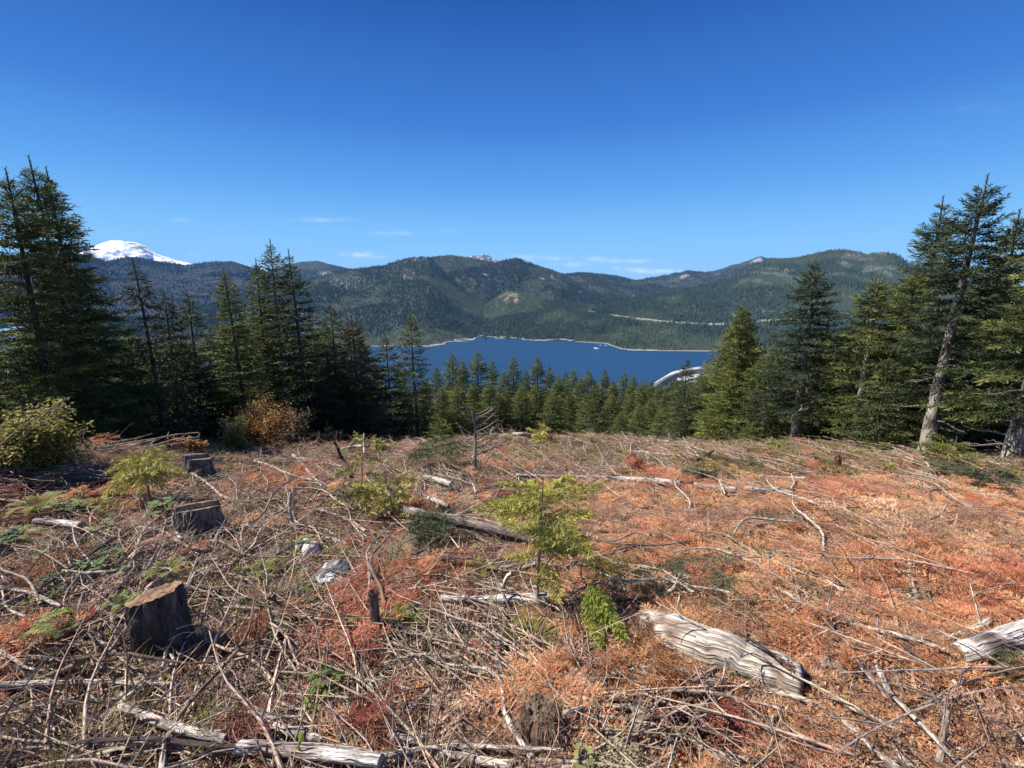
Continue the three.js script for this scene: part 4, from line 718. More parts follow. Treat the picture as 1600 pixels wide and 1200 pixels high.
stump('broken_post', 'dark upturned root snag on the slash mound at far left', 42, 768, 17, 738, { cat: 'snag', color: [0.075, 0.055, 0.042], lichen: 0.05, flare: 0.9, lobes: 5, broken: 0.3, rough: 0.2, wood: [0.11, 0.075, 0.05], seed: 42 });
stump('tree_stump', 'dark charred block beside red needles on the far middle slope', 1020, 728, 15, 718, { color: [0.07, 0.055, 0.045], lichen: 0.1, broken: 0.2, flare: 0.3, wood: [0.2, 0.13, 0.09], seed: 1020 });

// ---------------------------------------------------------------- boulders
function boulder(label, px, py, w, h, c1, c2, seed) {
  const q = at(px, py), k = q.t / FPX, c = q.p.clone().addScaledVector(away(q.p), w * k * 0.35), g = new THREE.IcosahedronGeometry(1, 12), p = g.attributes.position, col = [];
  for (let i = 0; i < p.count; i++) {
    const v = V(p.getX(i), p.getY(i), p.getZ(i)), f = [V(0.5, 0.8, 0.2), V(-0.7, 0.5, 0.5), V(0.2, 0.3, 0.95), V(0.9, 0.1, 0.3), V(-0.3, 0.9, -0.4), V(-0.9, -0.1, 0.2)].reduce((m, n) => { const d = v.dot(n.clone().normalize()); return Math.min(m, d > 0.75 ? 0.75 / d : 1); }, 1);
    const n = 1 + 0.12 * fbm(v.x * 2 + seed, v.y * 2 + v.z, 4, seed) + 0.05 * ridged(v.x * 6, v.z * 6 + v.y * 4, 3, seed);
    p.setXYZ(i, v.x * f * n, v.y * f * n, v.z * f * n);
    const m = ss(-0.08, 0.18, fbm(v.x * 2.6 + seed, v.y * 3.2 + v.z * 2, 4, seed + 3)), e = 1 + 0.25 * fbm(v.x * 14, v.y * 14 + v.z * 9, 2, 5);
    col.push(...rockMix(c1, c2, m).map((x) => x * e));
  }
  g.setAttribute('color', new THREE.Float32BufferAttribute(col, 3)); g.computeVertexNormals();
  const m = mesh('boulder', g, M.rock); m.position.set(c.x, H(c.x, c.z) + h * k * 0.5, c.z); m.scale.set(w * k * 0.55, h * k * 0.62, w * k * 0.5); m.rotation.set(0.35, seed, 0.05, 'XYZ');
  tag(m, label, 'boulder');
}
boulder('white lichen-crusted boulder lying left of the grey snag', 524, 926, 60, 40, [0.84, 0.82, 0.76], [0.16, 0.15, 0.14], 3.1);
boulder('darker grey-white boulder just behind the white boulder', 484, 884, 42, 32, [0.62, 0.6, 0.55], [0.12, 0.11, 0.1], 1.7);
boulder('pale grey stone in a tangle of twigs near the centre bottom', 658, 1078, 30, 16, [0.56, 0.53, 0.48], [0.25, 0.23, 0.2], 2.4);

// ---------------------------------------------------------------- fallen branches and logs, each where it lies
// pts: pixels (third number: height over the ground in metres); w0, w1: thickness in pixels
function bough(name, label, cat, mat, pts, w0, w1, o = {}) {
  const rg = mulberry(Math.round(pts[0][0] * 3 + pts[0][1] * 7)), first = at(pts[0][0], pts[0][1], 0.05);
  const P3 = pts.map(([x, y, l], i) => {
    if (o.upright && i) { const d = pixDir(x, y); return EYE.clone().addScaledVector(d, first.t * (1 + (o.lean ?? 0) * i)); }
    const r = lerp(w0, w1, i / (pts.length - 1)) / 2 / FPX * first.t; return at(x, y, (l ?? 0.085) + r * 0.9).p;
  });
  const T = proj(P3[0])[2], n = (P3.length - 1) * (o.seg ?? 7), c = curve(P3, n), T1 = proj(P3[P3.length - 1])[2];
  const r0 = w0 / 2 / FPX * T, r1 = w1 / 2 / FPX * T1;
  c.forEach((p, i) => { if (i && i < n) { const k = (o.wob ?? 0.16) * r0; p.x += k * vnoise(i * 4.2 / (o.seg ?? 7), pts[0][0], 3); p.y += k * vnoise(i * 4.2 / (o.seg ?? 7), pts[0][1], 5); p.z += k * vnoise(i * 4.2 / (o.seg ?? 7), pts[0][0], 9); } });
  const gs = [tube(c, (s) => lerp(r0, r1, s) * (o.knots === 0 ? 1 : 1 + 0.08 * vnoise(s * 22, pts[0][1], 2)), o.sides ?? (r0 > 0.03 ? 18 : 8), true, o.sides ? 0.022 : r0 > 0.03 ? 0.05 : 0.12, pts[0][0])];
  const stubs = o.stubs ?? Math.round(2 + rg() * 4);
  for (let k = 0; k < stubs; k++) {
    const i = 1 + Math.floor(rg() * (n - 1)), a = rg() * 6.28, t = c[Math.min(i + 1, n)].clone().sub(c[i - 1]).normalize(), e = V(Math.cos(a), 0.25 + Math.abs(Math.sin(a)) * 0.6, Math.sin(a)).addScaledVector(t, 0.7).normalize(), rr = lerp(r0, r1, i / n), l = rg() < 0.5 ? rr * (2 + 3 * rg()) : Math.min(0.22, rr * (10 + 20 * rg()));
    gs.push(tube(curve([c[i], c[i].clone().addScaledVector(e, l * 0.5), c[i].clone().addScaledVector(e, l).add(V(0, (rg() - 0.6) * l * 0.3, 0))], 4), (s) => lerp(rr * 0.4, rr * 0.18, s) + 0.0006, 5, true));
  }
  const m = mesh(name, mergeGeometries(gs), mat);
  return tag(m, label, cat);
}
const br = (label, mat, pts, w0, w1, o) => bough('fallen_branch', label, 'branch', mat, pts, w0, w1, o);
const { pale: PL, grey: GY, brown: BN, dark: DK, tan: TN } = M;
br('long straight pale branch running in from the left edge below the dark stump', PL, [[-30, 1071], [60, 1068], [150, 1066], [260, 1069], [375, 1068]], 11, 5);
br('dark thick branch slanting up in the bottom left corner', DK, [[0, 1162, 0.06], [25, 1147, 0.07], [88, 1111, 0.08], [141, 1076, 0.1]], 11, 7);
br('thick pale broken branch lying just below the dark stump roots', PL, [[187, 1106], [225, 1118], [259, 1132], [325, 1149], [352, 1156]], 12, 14);
br('short pale prong forking off above the thick broken branch', PL, [[189, 1086, 0.08], [203, 1102, 0.07], [224, 1116, 0.05]], 6, 10);
br('dark grey horizontal branch under the thick pale one', DK, [[106, 1162], [150, 1157], [244, 1155], [331, 1166], [372, 1170]], 6, 9);
br('crooked grey stick rising from the bottom edge under the thick branch', PL, [[253, 1204], [258, 1162], [268, 1142], [283, 1128]], 9, 6, { upright: 1, lean: 0.03 });
br('thick pale branch ending beside the upright green sprout', PL, [[392, 1108], [420, 1125], [444, 1139], [474, 1149], [505, 1156]], 13, 12);
br('thin pale branch arching off the bottom log to the right', PL, [[575, 1187], [612, 1180], [650, 1172], [712, 1165], [800, 1169], [880, 1172]], 10, 5);
br('short pale bark-covered piece above the bottom log', PL, [[611, 1152], [636, 1155], [661, 1159]], 12, 12, { stubs: 1 });
br('pale pink branch beside the bottom log, right of its fork', PL, [[688, 1178], [740, 1186], [800, 1197]], 11, 13, { stubs: 2 });
br('brown peeling branch slanting down right below the grey snag', BN, [[558, 1029, 0.08], [590, 1063], [612, 1085], [634, 1106]], 7, 10);
br('smooth grey stick slanting the other way across the brown one', GY, [[608, 1150], [640, 1111, 0.08], [672, 1077, 0.14]], 8, 6, { stubs: 0 });
br('thin pale twig arching like a bow left of the sapling', PL, [[598, 1036, 0.05], [630, 1028, 0.12], [660, 1022, 0.16], [700, 1027, 0.14], [740, 1043, 0.08], [778, 1062, 0.04]], 3, 5, { stubs: 2, wob: 0.1 });
br('thin pale branch descending right above the bottom left log', PL, [[398, 1077], [440, 1098], [480, 1117], [511, 1131]], 4, 4);
br('white upturned prong growing from the centre pale log', PL, [[783, 936], [784, 922], [792, 902], [800, 895]], 9, 6, { upright: 1, stubs: 1 });
br('pale thin branch slanting down right at the far left of the slash', PL, [[-5, 917], [41, 925], [70, 936], [95, 948]], 5, 6);
br('brown stick pointing up at the dark stump from the left', BN, [[94, 988], [150, 972], [180, 965], [213, 956, 0.1]], 5, 5);
br('longer pale stick of the crossed pair left of the dark stump', PL, [[125, 975, 0.08], [155, 1000, 0.06], [190, 1028], [216, 1048]], 4, 6);
br('shorter steep stick of the crossed pair left of the dark stump', GY, [[174, 960, 0.14], [178, 985, 0.1], [190, 1015, 0.06], [206, 1036]], 5, 4);
br('crooked pale branch at the left edge above the long straight one', PL, [[-5, 1016], [25, 1032], [41, 1043], [72, 1048]], 6, 3);
br('split tan slab of branch left of the dark stump foot', TN, [[58, 1061], [98, 1047], [135, 1032]], 7, 8, { stubs: 0 });
br('grey branch running right from the dark stump at mid height', GY, [[314, 956], [342, 951], [369, 948], [437, 957]], 4, 5);
br('branch running right from behind the orange top of the dark stump', BN, [[300, 915], [352, 922], [388, 926], [428, 932]], 6, 5);
br('pale forked branch sweeping below the two-step stump', PL, [[198, 825], [230, 825], [252, 829], [270, 840], [290, 853], [328, 860]], 4, 5);
br('straight pale twig joining the forked branch from the left', PL, [[246, 854], [288, 853], [326, 857]], 3, 4, { stubs: 1 });
br('short leaning stick crossing below the forked branch', GY, [[222, 900], [238, 874, 0.12], [251, 852, 0.2]], 4, 3);
br('long straight pale stick below the two-step stump', PL, [[224, 901], [270, 886], [310, 878], [352, 871]], 5, 4);
br('long dark stick slanting up right across the left slash', DK, [[52, 927], [98, 895], [140, 866], [172, 845], [203, 823]], 4, 6);
br('pale stick lying level left of the dark stump top', PL, [[98, 892], [140, 895], [192, 892]], 4, 5);
br('thin brown branch running in from the left edge below the yellow hemlock', BN, [[-10, 800], [70, 789], [160, 773], [212, 775]], 4, 3);
br('short white branch right of the yellow hemlock stem', PL, [[205, 774], [222, 782], [242, 790]], 6, 4);
br('thin dark branch at the left edge near the green leaves', DK, [[-10, 842], [45, 835], [75, 834], [106, 840]], 4, 3);
br('bright straight stick under the short cut log', PL, [[105, 824], [130, 825], [158, 827]], 5, 3, { stubs: 0 });
br('pale hooked stick standing left of the two-step stump', PL, [[282, 842], [275, 830], [272, 818], [269, 806]], 6, 4, { upright: 1, stubs: 0 });
br('thin pale branch falling right from the farthest left stump', PL, [[294, 736], [315, 749], [333, 763], [350, 776], [372, 783], [402, 786]], 4, 3);
br('pale branch at the left edge below the slash mound', PL, [[-10, 767], [12, 761], [30, 757]], 6, 5, { stubs: 1 });
br('white curved rib of wood standing in the left middle slash', PL, [[466, 831], [457, 816], [453, 795], [454, 769]], 6, 4, { upright: 1, stubs: 0 });
br('thin pale branch sweeping down right in the left middle slash', PL, [[398, 720], [425, 729], [450, 740], [493, 752]], 4, 3);
br('straight pale stick right of the orange bush foot', PL, [[458, 711], [476, 730], [496, 752]], 5, 4);
br('light branch lying level right of the orange bush', PL, [[468, 716], [500, 721], [534, 729]], 5, 3);
br('looping thin branch hooked at its right end', PL, [[454, 764, 0.03], [475, 773, 0.05], [510, 774, 0.08], [538, 771, 0.1], [544, 762, 0.16], [540, 756, 0.2]], 4, 3, { stubs: 1 });
br('pale thick stick above the green fern clump', PL, [[485, 828], [500, 836], [520, 843], [546, 851]], 7, 5);
br('dark stick leaning over left of the yellow sapling', DK, [[549, 745], [538, 722], [528, 703], [522, 689]], 6, 4, { upright: 1, stubs: 2 });
br('dark crooked branch at the foot of the yellow sapling', DK, [[530, 770, 0.12], [545, 781, 0.1], [560, 796, 0.06], [571, 812]], 8, 6);
br('thin pale branch running right below the looping one', PL, [[487, 793], [520, 803], [545, 812], [571, 830]], 4, 5);
br('white stick standing upright on the crest before the dark firs', PL, [[569, 708], [568.5, 692], [569, 677]], 3.4, 2.6, { upright: 1, stubs: 0 });
br('pale bent stick left of the green bough mound', PL, [[598, 727, 0.03], [612, 717, 0.06], [630, 704, 0.12]], 4, 3);
br('pale stick propped across the green bough mound', PL, [[690, 706, 0.16], [704, 713, 0.1], [718, 721, 0.04]], 3.4, 3);
br('leaning pale stick, left of two right of the white log', PL, [[723, 753], [715, 744], [706, 735]], 3.4, 3, { upright: 1, stubs: 0 });
br('steeper pale stick, right of two right of the white log', PL, [[744, 770], [738, 754], [731, 737]], 3.4, 2.6, { upright: 1, stubs: 0 });
br('thin arching branch in front of the fallen dark trunk', PL, [[655, 817, 0.05], [690, 815, 0.08], [720, 819, 0.08], [748, 829, 0.06], [772, 830, 0.04]], 3.4, 3);
br('white stick on the far middle crest right of the small fir', PL, [[990, 705], [1020, 708], [1064, 712]], 4, 4, { stubs: 1 });
br('dark stick jutting up right on the far crest', DK, [[1086, 720], [1100, 712], [1115, 704]], 6, 4, { upright: 1, stubs: 1 });
br('pale forked horn rising from the cut hemlock boughs', PL, [[1024, 938], [1040, 929, 0.1], [1054, 917, 0.16], [1063, 897, 0.26]], 7, 5, { stubs: 1 });
br('pale branch running right from the base of the forked horn', PL, [[1046, 932], [1065, 927], [1085, 926], [1113, 930]], 5, 4);
br('pale branch slanting down right over the cut hemlock boughs', PL, [[1042, 896, 0.1], [1074, 900, 0.1], [1095, 910, 0.08], [1142, 931]], 4, 5);
br('grey branch slanting down from the pale sawn stump', GY, [[1112, 856], [1135, 868], [1157, 883]], 5, 5);
br('long pale branch running down right across the rust needles, upper part', PL, [[1195, 910], [1230, 928], [1252, 941], [1280, 955], [1308, 967]], 5, 6);
br('thicker pale branch going on down right across the rust needles', PL, [[1305, 968], [1340, 977], [1375, 985], [1425, 998], [1478, 1016]], 6, 8);
br('short pale stick left of the long branch across the rust needles', PL, [[1194, 919], [1215, 936], [1240, 958]], 5, 4);
br('thin bent twig standing over the rust needles', PL, [[1251, 940], [1244, 920], [1237, 896], [1234, 872]], 3, 2.4, { upright: 1, stubs: 0 });
br('dark stub of branch poking up beside the long branch', DK, [[1297, 978], [1304, 972, 0.08], [1309, 967, 0.1]], 10, 9, { stubs: 0 });
br('pale cut stick pointing up right above the right white log', PL, [[1480, 998], [1505, 989, 0.07], [1530, 979, 0.1], [1548, 969, 0.12]], 7, 9, { stubs: 1 });
br('short dark branch piece between the long branch and the leaning ones', DK, [[1410, 1006], [1425, 1017], [1443, 1030]], 7, 9, { stubs: 0 });
br('bright straight stick leaning down right of the big pale log', PL, [[1334, 1029, 0.16], [1352, 1050, 0.13], [1376, 1078, 0.09], [1394, 1104, 0.06], [1413, 1134]], 7, 7, { stubs: 1 });
br('brown curved branch right beside the bright leaning stick', BN, [[1362, 1042, 0.1], [1385, 1057, 0.09], [1405, 1076, 0.08], [1420, 1104, 0.06], [1432, 1128]], 9, 5);
br('pale sickle-shaped twig on the orange needles', TN, [[1428, 1036, 0.08], [1427, 1055, 0.1], [1433, 1080, 0.08], [1446, 1102]], 4, 6, { stubs: 0 });
br('longest pale branch, sweeping to the bottom edge right of centre', PL, [[1000, 1040], [1038, 1045], [1075, 1049], [1137, 1058], [1190, 1076], [1250, 1091], [1312, 1122], [1352, 1160], [1405, 1204]], 6, 11);
br('dark thin branch lying across the big pale log', DK, [[1148, 986, 0.2], [1180, 1004, 0.22], [1212, 1026, 0.2], [1245, 1050, 0.13], [1272, 1072, 0.07]], 4, 6);
br('pale branch running on down right from the big pale log', PL, [[1268, 1070], [1305, 1092], [1340, 1112], [1375, 1140], [1420, 1200]], 6, 8);
br('pale branch running down to the right edge over orange needles', PL, [[1488, 1064], [1512, 1083], [1532, 1101], [1565, 1127], [1606, 1160]], 6, 8);
br('curved twig hanging off the right edge branch', TN, [[1530, 1101], [1518, 1112], [1511, 1130], [1514, 1152]], 4, 3, { stubs: 0 });
br('pale branch running right from the grey prong at bottom right', PL, [[1474, 1159], [1512, 1174], [1550, 1186], [1606, 1197]], 6, 6);
br('grey forked prong standing at bottom right', GY, [[1466, 1192], [1472, 1164], [1477, 1140], [1482, 1110]], 11, 6, { upright: 1 });
br('pale branch bending down to the bottom edge right of the rotten stump', PL, [[880, 1115], [902, 1109], [925, 1104], [955, 1104], [985, 1106], [1020, 1121], [1050, 1137], [1075, 1156], [1142, 1198]], 8, 8);
br('thick peeling brown branch sloping down right of the rotten stump', GY, [[904, 1090, 0.03], [935, 1126], [958, 1153], [982, 1184]], 9, 11);
br('thin hooked branch curling up to the big pale log', PL, [[995, 1106, 0.05], [1040, 1101, 0.06], [1075, 1094, 0.07], [1112, 1078, 0.1], [1130, 1055, 0.16], [1133, 1026, 0.22]], 4, 3, { stubs: 1 });
br('steep pale twig crossing the bottom branches near the centre', PL, [[974, 1080, 0.1], [985, 1102, 0.1], [997, 1128, 0.09], [1001, 1165, 0.07], [1003, 1206, 0.05]], 4, 5, { stubs: 1 });
br('short bright forked stick at the bottom centre', PL, [[1004, 1180], [1025, 1168], [1052, 1151]], 6, 5);
br('grey crooked branch lying level right of the bottom centre', GY, [[1094, 1122], [1115, 1116], [1140, 1111], [1158, 1100], [1172, 1091]], 6, 6);
br('short grey branch falling from the crooked one', GY, [[1123, 1097], [1135, 1113], [1143, 1128], [1158, 1141]], 6, 5);
br('thick grey rib in the bottom twig heap right of the stump', GY, [[912, 1088], [948, 1112], [980, 1140], [1010, 1168]], 9, 7);
br('white weathered branch arching behind the sapling stem', PL, [[810, 891, 0.04], [825, 884, 0.1], [845, 881, 0.12], [870, 885, 0.1], [888, 893, 0.05]], 6, 5, { stubs: 1 });
br('pale crooked branch right of the far end of the left slash', PL, [[1085, 733, 0.02], [1100, 745, 0.02], [1128, 752, 0.02]], 3, 4);
br('thin pale stick crossing the far log on the right', PL, [[1133, 772], [1124, 752, 0.1], [1112, 734, 0.15]], 3, 2.4, { upright: 1, stubs: 0 });
br('pale bent stick left of the thin reddish snag', PL, [[1312, 745], [1311, 762], [1320, 773], [1355, 787]], 3.4, 4);
br('pale curved twig under the curled green boughs', PL, [[1322, 775], [1340, 764, 0.04], [1368, 762, 0.05], [1420, 766, 0.03]], 3, 2.6);
br('pale stick rising left of the pale ribbed stump', PL, [[1455, 735], [1444, 715], [1434, 690]], 3, 2, { upright: 1, stubs: 1 });

// logs with their bark and cut ends
function log(label, mat, pts, w0, w1, o = {}) {
  const m = bough('log', null, null, mat, pts, w0, w1, { stubs: 0, wob: 0.08, seg: 22, sides: 40, knots: 0, ...o }); scene.remove(m);
  taken.set('log', taken.get('log') - 1);
  const t = thing('log', label, 'log'); m.name = 'bark'; t.add(m);
  const p = m.geometry.attributes.position;
  if (!o.mixed) { const n = p.count, col = new Float32Array(n * 3), A = (o.c1 ?? [0.64, 0.60, 0.54]).map((v) => Math.min(0.86, v * 1.3)), B = o.c2 ?? [0.30, 0.25, 0.2]; for (let i = 0; i < n; i++) { const x = p.getX(i), y = p.getY(i), z = p.getZ(i), k = ss(-0.05, 0.25, 0.5 * fbm(x * 8 + 3, z * 8, 4, 14) + 0.5 * fbm(y * 9 + x * 4, z * 5 - y * 3, 4, 24)), e = 1 + 0.2 * fbm(x * 14 + y * 9, z * 14 - y * 11, 2, 5), c = rockMix(A, B, k); for (let q = 0; q < 3; q++) col[i * 3 + q] = c[q] * e; } m.geometry.setAttribute('color', new THREE.BufferAttribute(col, 3)); }
  for (const end of o.ends ?? []) {
    const [x, y, l] = pts[end ? pts.length - 1 : 0], [x2, y2, l2] = pts[end ? pts.length - 2 : 1], w = end ? w1 : w0, T = at(pts[0][0], pts[0][1], 0.05).t;
    const rr = w / 2 / FPX * T, a = at(x, y, (l ?? 0.085) + rr * 0.9).p, b = at(x2, y2, (l2 ?? 0.085) + rr * 0.9).p, d = a.clone().sub(b).normalize(), g = new THREE.CylinderGeometry(w / 2 / FPX * proj(a)[2] * 0.93, w / 2 / FPX * proj(a)[2] * 0.96, 0.012, 20), c = [], gp = g.attributes.position;
    for (let i = 0; i < gp.count; i++) c.push(0.58, 0.42, 0.26);
    g.setAttribute('color', new THREE.Float32BufferAttribute(c, 3));
    const e = mesh('cut_end', g, M.wood, t); e.quaternion.setFromUnitVectors(V(0, 1, 0), d); e.position.copy(a).addScaledVector(d, 0.003);
  }
  return t;
}
log('big pale log right of the sapling, half sunk in the rust needles', M.whiteLog, [[1012, 985, -0.01], [1050, 993, -0.005], [1100, 1010, 0], [1170, 1036, 0], [1250, 1068, -0.03]], 58, 56, { c1: [0.66, 0.60, 0.52], c2: [0.36, 0.27, 0.21], ends: [0, 1] });
log('bare pale wood length just beyond the big pale log', M.whiteLog, [[1262, 1038, 0], [1295, 1046, 0], [1332, 1056, -0.01]], 34, 32, { c1: [0.52, 0.45, 0.37], c2: [0.4, 0.32, 0.25], ends: [1] });
log('white scarred log cut by the right edge of the frame', M.whiteLog, [[1500, 1022, 0.05], [1530, 1012, 0.06], [1575, 999, 0.07], [1620, 985, 0.07]], 32, 38, { c1: [0.68, 0.63, 0.57], c2: [0.26, 0.19, 0.16], ends: [0] });
log('white centre log lying level left of the sapling stem', M.whiteLog, [[688, 934], [722, 938], [760, 938], [800, 936], [856, 936]], 9, 19, { c1: [0.72, 0.69, 0.64], c2: [0.42, 0.38, 0.34], ends: [1] });
log('thick pale log along the bottom edge behind the green sprout', M.whiteLog, [[372, 1166], [420, 1169], [475, 1175], [530, 1180], [596, 1190]], 20, 19, { c1: [0.68, 0.64, 0.60], c2: [0.5, 0.42, 0.36] });
log('short cut birch-pale log among green leaves at the far left', M.whiteLog, [[55, 814], [90, 817], [127, 821]], 10, 12, { c1: [0.66, 0.63, 0.60], c2: [0.42, 0.38, 0.35], ends: [1] });
log('fallen dark trunk passing behind the sapling', M.whiteLog, [[608, 791], [660, 802], [711, 813], [796, 832], [869, 851], [922, 862]], 12, 15, { c1: [0.22, 0.18, 0.16], c2: [0.46, 0.41, 0.36] });
log('longest pale log lying across the far middle of the clearing', M.whiteLog, [[806, 743], [860, 745], [906, 746], [968, 748], [1030, 752], [1066, 757]], 6, 11, { c1: [0.62, 0.57, 0.52], c2: [0.3, 0.26, 0.23] });
log('grey log lying in line right of the longest far log', M.whiteLog, [[1085, 759], [1118, 763], [1150, 766]], 11, 11, { c1: [0.42, 0.36, 0.33], c2: [0.2, 0.16, 0.14] });
log('white log end in line beyond the grey far log', M.whiteLog, [[1163, 764], [1200, 767], [1240, 770]], 10, 9, { c1: [0.66, 0.62, 0.58], c2: [0.46, 0.41, 0.38] });
log('slim pale log lying level left of the thin reddish snag', M.whiteLog, [[1186, 745], [1222, 747], [1260, 748]], 6, 6, { c1: [0.62, 0.56, 0.48], c2: [0.46, 0.39, 0.32] });
log('white log in the middle distance right of the yellow sapling', M.whiteLog, [[656, 744], [680, 749], [706, 757]], 8, 9, { c1: [0.68, 0.64, 0.58], c2: [0.4, 0.34, 0.29] });
log('short white log below the middle distance white log', M.whiteLog, [[671, 779], [686, 785], [701, 792]], 8, 7, { c1: [0.7, 0.67, 0.62], c2: [0.4, 0.35, 0.3] });
log('pale log lying on the crest left of the white upright stick', M.whiteLog, [[534, 702], [555, 698], [577, 696]], 5, 5, { c1: [0.66, 0.6, 0.52], c2: [0.42, 0.35, 0.3] });
log('pale log end on top of the debris heap on the crest', M.whiteLog, [[802, 678, 0.15], [814, 678.5, 0.15], [828, 680, 0.12]], 5.5, 6, { c1: [0.66, 0.58, 0.52], c2: [0.42, 0.33, 0.28], ends: [0] });
log('pale log on the crest line before the young fir row', M.whiteLog, [[1012, 690, 0.1], [1028, 690, 0.1], [1044, 691, 0.08]], 5, 6, { c1: [0.66, 0.62, 0.57], c2: [0.42, 0.37, 0.33] });

// loose sticks that nothing tells apart
{
  const rng = mulberry(515), mats = [PL, GY, BN, PL, GY], used = {};
  for (let k = 0; k < 285; k++) {
    const r = 1.25 * Math.pow(12, Math.pow(rng(), 0.8)), a = (rng() - 0.5) * 1.75, x = Math.sin(a) * r, z = -Math.cos(a) * r, v = k % 15, g = P.stick[v % 3], mt = mats[v % 5];
    if (!used[v]) { used[v] = tag(mesh('loose_stick', g, mt), 'thin weathered stick lying loose among the slash', 'stick', 'loose sticks scattered over the clearing'); }
    const o = k < 15 ? used[v] : copyOf(used[v], used[v].userData.label, used[v].userData.group), s = 0.35 + 0.9 * rng();
    o.position.set(x, H(x, z) + 0.06, z); o.rotation.set((rng() - 0.5) * 0.2 - 0.03, rng() * 6.28, 0, 'YXZ'); o.scale.set(0.7 + 0.6 * rng(), 0.7 + 0.6 * rng(), s); 
  }
}

// ---------------------------------------------------------------- living plants
function small(name, label, cat, px, py, topPy, o, mat = M.trunkGrey) {   // a sapling, from its foot and the height of its tip
  const f = at(px, py), y0 = f.p.y - 0.02; let h = 0.1; while (h < 8 && proj(V(f.p.x, y0 + h, f.p.z))[1] > topPy) h += 0.01;
  return plantConifer(name, label, null, V(f.p.x, y0, f.p.z), { seed: px, cat, h, R: o.hw / FPX * f.t, fine: 1, ...o }, mat);
}
const LIME = { color: [0.32, 0.32, 0.05], tip: [0.56, 0.52, 0.09] }, LEMON = { color: [0.40, 0.37, 0.08], tip: [0.62, 0.55, 0.17] };
small('fir_sapling', 'spreading bright yellow-green hemlock sapling standing in the middle foreground', 'sapling', 839, 962, 748, { ...LIME, hw: 92, base: 0.46, leaf: 0.024, whorl: 0.12, per: 4, profile: (t) => 0.8 + 0.25 * ss(0.3, 0.6, t) - 0.35 * ss(0.9, 1, t), droop: 0.16, tipUp: 0.02, hang: 0.12, tipLen: 0.02, gap: 0.22, wide: 1.7, r0: 0.009, twig: 0.36, rise: (t) => 0.06 + 0.06 * t, lean: [0.03, 0] });
small('fir_sapling', 'pale yellow umbrella-shaped hemlock sapling between the left stumps', 'sapling', 237, 792, 708, { ...LEMON, wide: 1.6, hw: 48, base: 0.62, leaf: 0.034, whorl: 0.07, per: 5, power: 0.2, droop: 0.45, tipUp: 0, hang: 0.4, tipLen: 0.1, r0: 0.011, rise: (t) => 0.02 + 0.4 * ss(0.6, 1, t) });
small('fir_sapling', 'ragged yellow-green sapling left of the green bough mound', 'sapling', 566, 808, 688, { ...LEMON, color: [0.19, 0.185, 0.025], wide: 1.6, hw: 34, base: 0.4, leaf: 0.036, whorl: 0.16, per: 3, power: 0.3, droop: 0.5, hang: 0.4, r0: 0.010, gap: 0.1, lean: [0.07, 0] });
small('fir_sapling', 'low spreading yellow sapling right of the ragged one', 'sapling', 612, 812, 755, { ...LEMON, wide: 1.6, hw: 42, base: 0.5, leaf: 0.034, whorl: 0.09, per: 4, power: 0.3, droop: 0.3, hang: 0.3, r0: 0.012, rise: () => 0.25 });
small('fir_sapling', 'small yellow-green sapling under the trees by the mottled trunk', 'sapling', 1474, 744, 690, { ...LIME, color: [0.13, 0.14, 0.022], tip: [0.28, 0.27, 0.05], hw: 30, base: 0.5, leaf: 0.07, whorl: 0.14, per: 5, power: 0.3, droop: 0.1, r0: 0.012, rise: () => 0.15 });
small('fir_sapling', 'small sprouting fir at the left end of the visible row', 'sapling', 690, 700, 660, { ...LIME, color: [0.10, 0.13, 0.02], tip: [0.24, 0.27, 0.04], hw: 20, base: 0.05, leaf: 0.09, whorl: 0.16, per: 6, r0: 0.02 });
small('fir_sapling', 'low yellow-green fir on top of the debris heap', 'sapling', 846, 690, 668, { ...LEMON, hw: 18, base: 0.05, leaf: 0.09, whorl: 0.14, per: 6, power: 0.5, r0: 0.015 });
small('fir_sapling', 'small yellow-tipped fir at the edge left of the right stand', 'sapling', 1172, 694, 660, { ...YELLOW, hw: 26, base: 0.05, leaf: 0.09, whorl: 0.18, per: 6, r0: 0.02 });
{ // bare dead sapling
  const f = at(743, 742), y0 = f.p.y - 0.03, k = f.t / FPX, rg = mulberry(6), t = thing('dead_sapling', 'bare dead sapling with branches fanned to its right', 'sapling', V(f.p.x, y0, f.p.z));
  mesh('trunk', tube(curve([V(0, 0, 0), V(0.0, 40 * k, 0), V(0.01, 75 * k, 0), V(-5 * k, 112 * k, 0)], 14), (s) => lerp(0.03, 0.008, s), 7, true, 0.1, 4), M.trunkGrey, t);
  for (let i = 0; i < 16; i++) { const y = (36 + i * 4.6) * k, sg = i % 4 === 3 ? -0.55 : 1, L = (58 - i * 1.4) * k * (0.75 + rg() * 0.4), d = V(sg * 0.85, 0.42 + rg() * 0.3, (rg() - 0.5) * 0.9).normalize(), q = curve([V(0, y, 0), V(0, y, 0).addScaledVector(d, L * 0.5).add(V(0, -0.04 * L, 0)), V(0, y, 0).addScaledVector(d, L).add(V(0, 0.05 * L, 0))], 6), gs = [tube(q, (s) => lerp(0.009, 0.004, s), 4, false)]; for (let e = 1; e < 6; e++) gs.push(tube([q[e], q[e].clone().add(V(sg * (0.1 + rg() * 0.2), (rg() - 0.2) * 0.3, (rg() - 0.5) * 0.3).multiplyScalar(L))], () => 0.0035, 3, false)); mesh('branch', mergeGeometries(gs), GY, t); }
}
